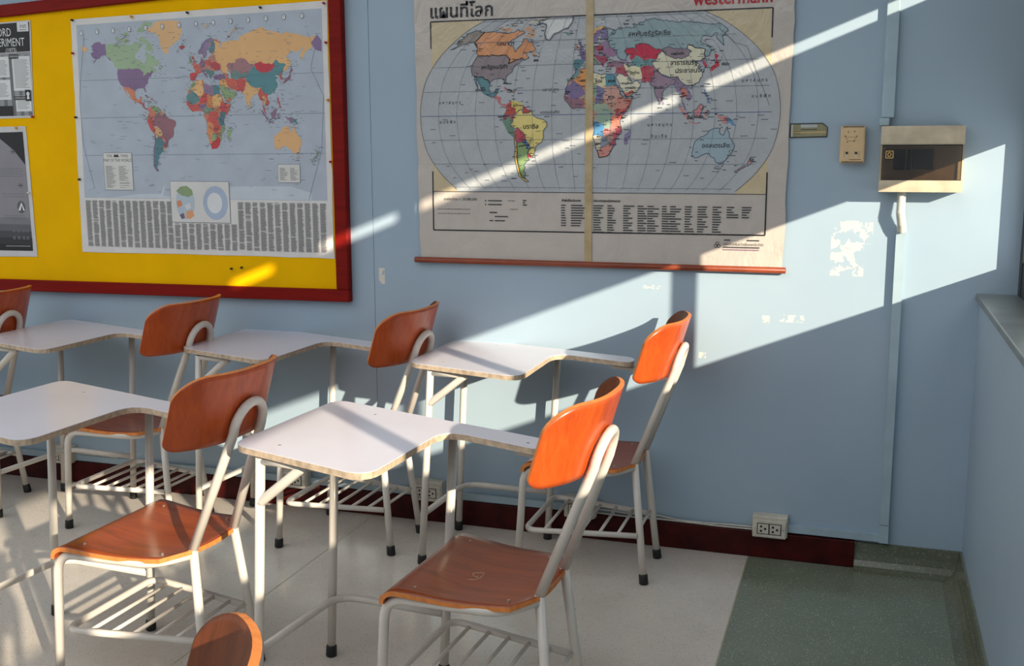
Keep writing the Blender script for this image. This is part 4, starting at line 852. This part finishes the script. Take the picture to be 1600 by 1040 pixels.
# small metal plate
mp = empty('metal_plate', (-0.546, 0, 1.436)); tag(mp, 'small olive metal label plate right of the large map', 'label plate')
ol = [(-0.605, 1.436), (-0.488, 1.438), (-0.487, 1.470), (-0.503, 1.483), (-0.605, 1.482)]
bm = bmesh.new(); a = [bm.verts.new((x, -0.0005, z)) for x, z in ol]; b = [bm.verts.new((x, -0.004, z)) for x, z in ol]; bm.faces.new(a[::-1]); bm.faces.new(b)
for i in range(5): bm.faces.new((a[i], a[(i+1) % 5], b[(i+1) % 5], b[i]))
under(bmobj('backing', bm, MAT['black']), mp)
Q = Sheet(-0.0042); Q.poly([(-0.602, 1.439), (-0.490, 1.441), (-0.4895, 1.469), (-0.504, 1.480), (-0.602, 1.479)], MAT['plate']); Q.rect(-0.6015, 1.4395, -0.596, 1.4785, MAT['white_plastic'])
Q.rect(-0.571, 1.469, -0.520, 1.479, plain('clear_tab', rgb(186, 190, 186), 0.2)); Q.rect(-0.571, 1.4615, -0.520, 1.4635, MAT['black']); Q.line([(-0.592, 1.4525), (-0.492, 1.4545)], 0.0022, MAT['gold'])
Q.text('25C', 0.0135, -0.592, 1.4475, plain('dark_print', rgb(70, 62, 44), 0.6)); Q.build('face', mp)
# outlets
def outlet(x, z, lab, w_=0.118, h=0.073, depth=0.042):
    e = empty('wall_outlet', (x, 0, z)); tag(e, lab, 'outlet', 'double wall outlets along the baseboard')
    y0 = -0.0245
    under(box('back_box', (x-w_/2, -depth, z), (x+w_/2, -0.0005, z+h), MAT['white_plastic'], bev=0.003), e)
    under(box('face_plate', (x-w_/2+0.001, -depth-0.006, z-0.003), (x+w_/2-0.004, -depth+0.0005, z+h-0.012), MAT['white_plastic'], bev=0.004), e)
    yy = -depth-0.0062; zc = z+h/2-0.007
    under(box('socket_gap_shadow', (x-0.0425, yy-0.0006, zc-0.0195), (x+0.0395, yy+0.0005, zc+0.0195), MAT['black']), e)  # black plate stands in for the shadowed gap around the sockets
    for s in (-1, 1):
        k = under(box('socket', (x+s*0.020-0.018-0.0015, yy-0.002, zc-0.017), (x+s*0.020+0.018-0.0015, yy+0.0005, zc+0.017), MAT['white_plastic'], bev=0.001), e)
        for (dx, dz) in ((-0.007, 0.008), (-0.007, -0.008), (0.007, 0.0)):
            V, F = tube_geo([(x+s*0.020-0.0015+dx, yy-0.0024, zc+dz), (x+s*0.020-0.0015+dx, yy-0.0012, zc+dz)], 0.0042, 8)
            q = mesh('pin_hole', V, F, MAT['black']); q.parent = k
    for s in (-1, 1):
        V, F = tube_geo([(x+s*0.047-0.0015, yy-0.0006, zc), (x+s*0.047-0.0015, yy+0.001, zc)], 0.0035, 8); under(mesh('screw', V, F, MAT['screw']), e)
    return e
outlet(-0.618, 0.085, 'white double outlet at the end of the trunking, nearest the window'); outlet(-1.888, 0.090, 'white double outlet behind the central front chair tablet post')
outlet(-2.460, 0.087, 'white double outlet seen under the tablet of the central front chair'); outlet(-3.583, 0.088, 'white double outlet at far left behind the chair legs'); outlet(-1.291, 0.086, 'white double outlet behind the slatted basket of the wall chair')
# loose cables on the baseboard
def cable(pts, lab):
    P = []
    for a, b in zip(pts, pts[1:]):
        for k in range(6): P.append(Vector(a).lerp(Vector(b), k/6))
    P.append(Vector(pts[-1])); Pp = [P[0]]+[(P[i-1]+P[i]*2+P[i+1])/4 for i in range(1, len(P)-1)]+[P[-1]]
    tag(tube('power_cable', Pp, 0.0032, MAT['cable'], None, 6), lab, 'cable', 'loose cables along the baseboard')
cable([(-1.232, -0.012, 0.112), (-1.12, -0.014, 0.108), (-1.02, -0.011, 0.112), (-0.93, -0.015, 0.102), (-0.84, -0.012, 0.101), (-0.76, -0.012, 0.104), (-0.677, -0.012, 0.104)], 'upper loose white cable between the two right outlets')
cable([(-1.232, -0.018, 0.1), (-1.12, -0.020, 0.098), (-1.0, -0.017, 0.1), (-0.90, -0.020, 0.1), (-0.80, -0.018, 0.097), (-0.72, -0.018, 0.098), (-0.677, -0.018, 0.098)], 'lower loose white cable between the two right outlets')
cable([(-3.52, -0.018, 0.128), (-3.40, -0.022, 0.130), (-3.30, -0.020, 0.127)], 'short white cable right of the far left outlet')
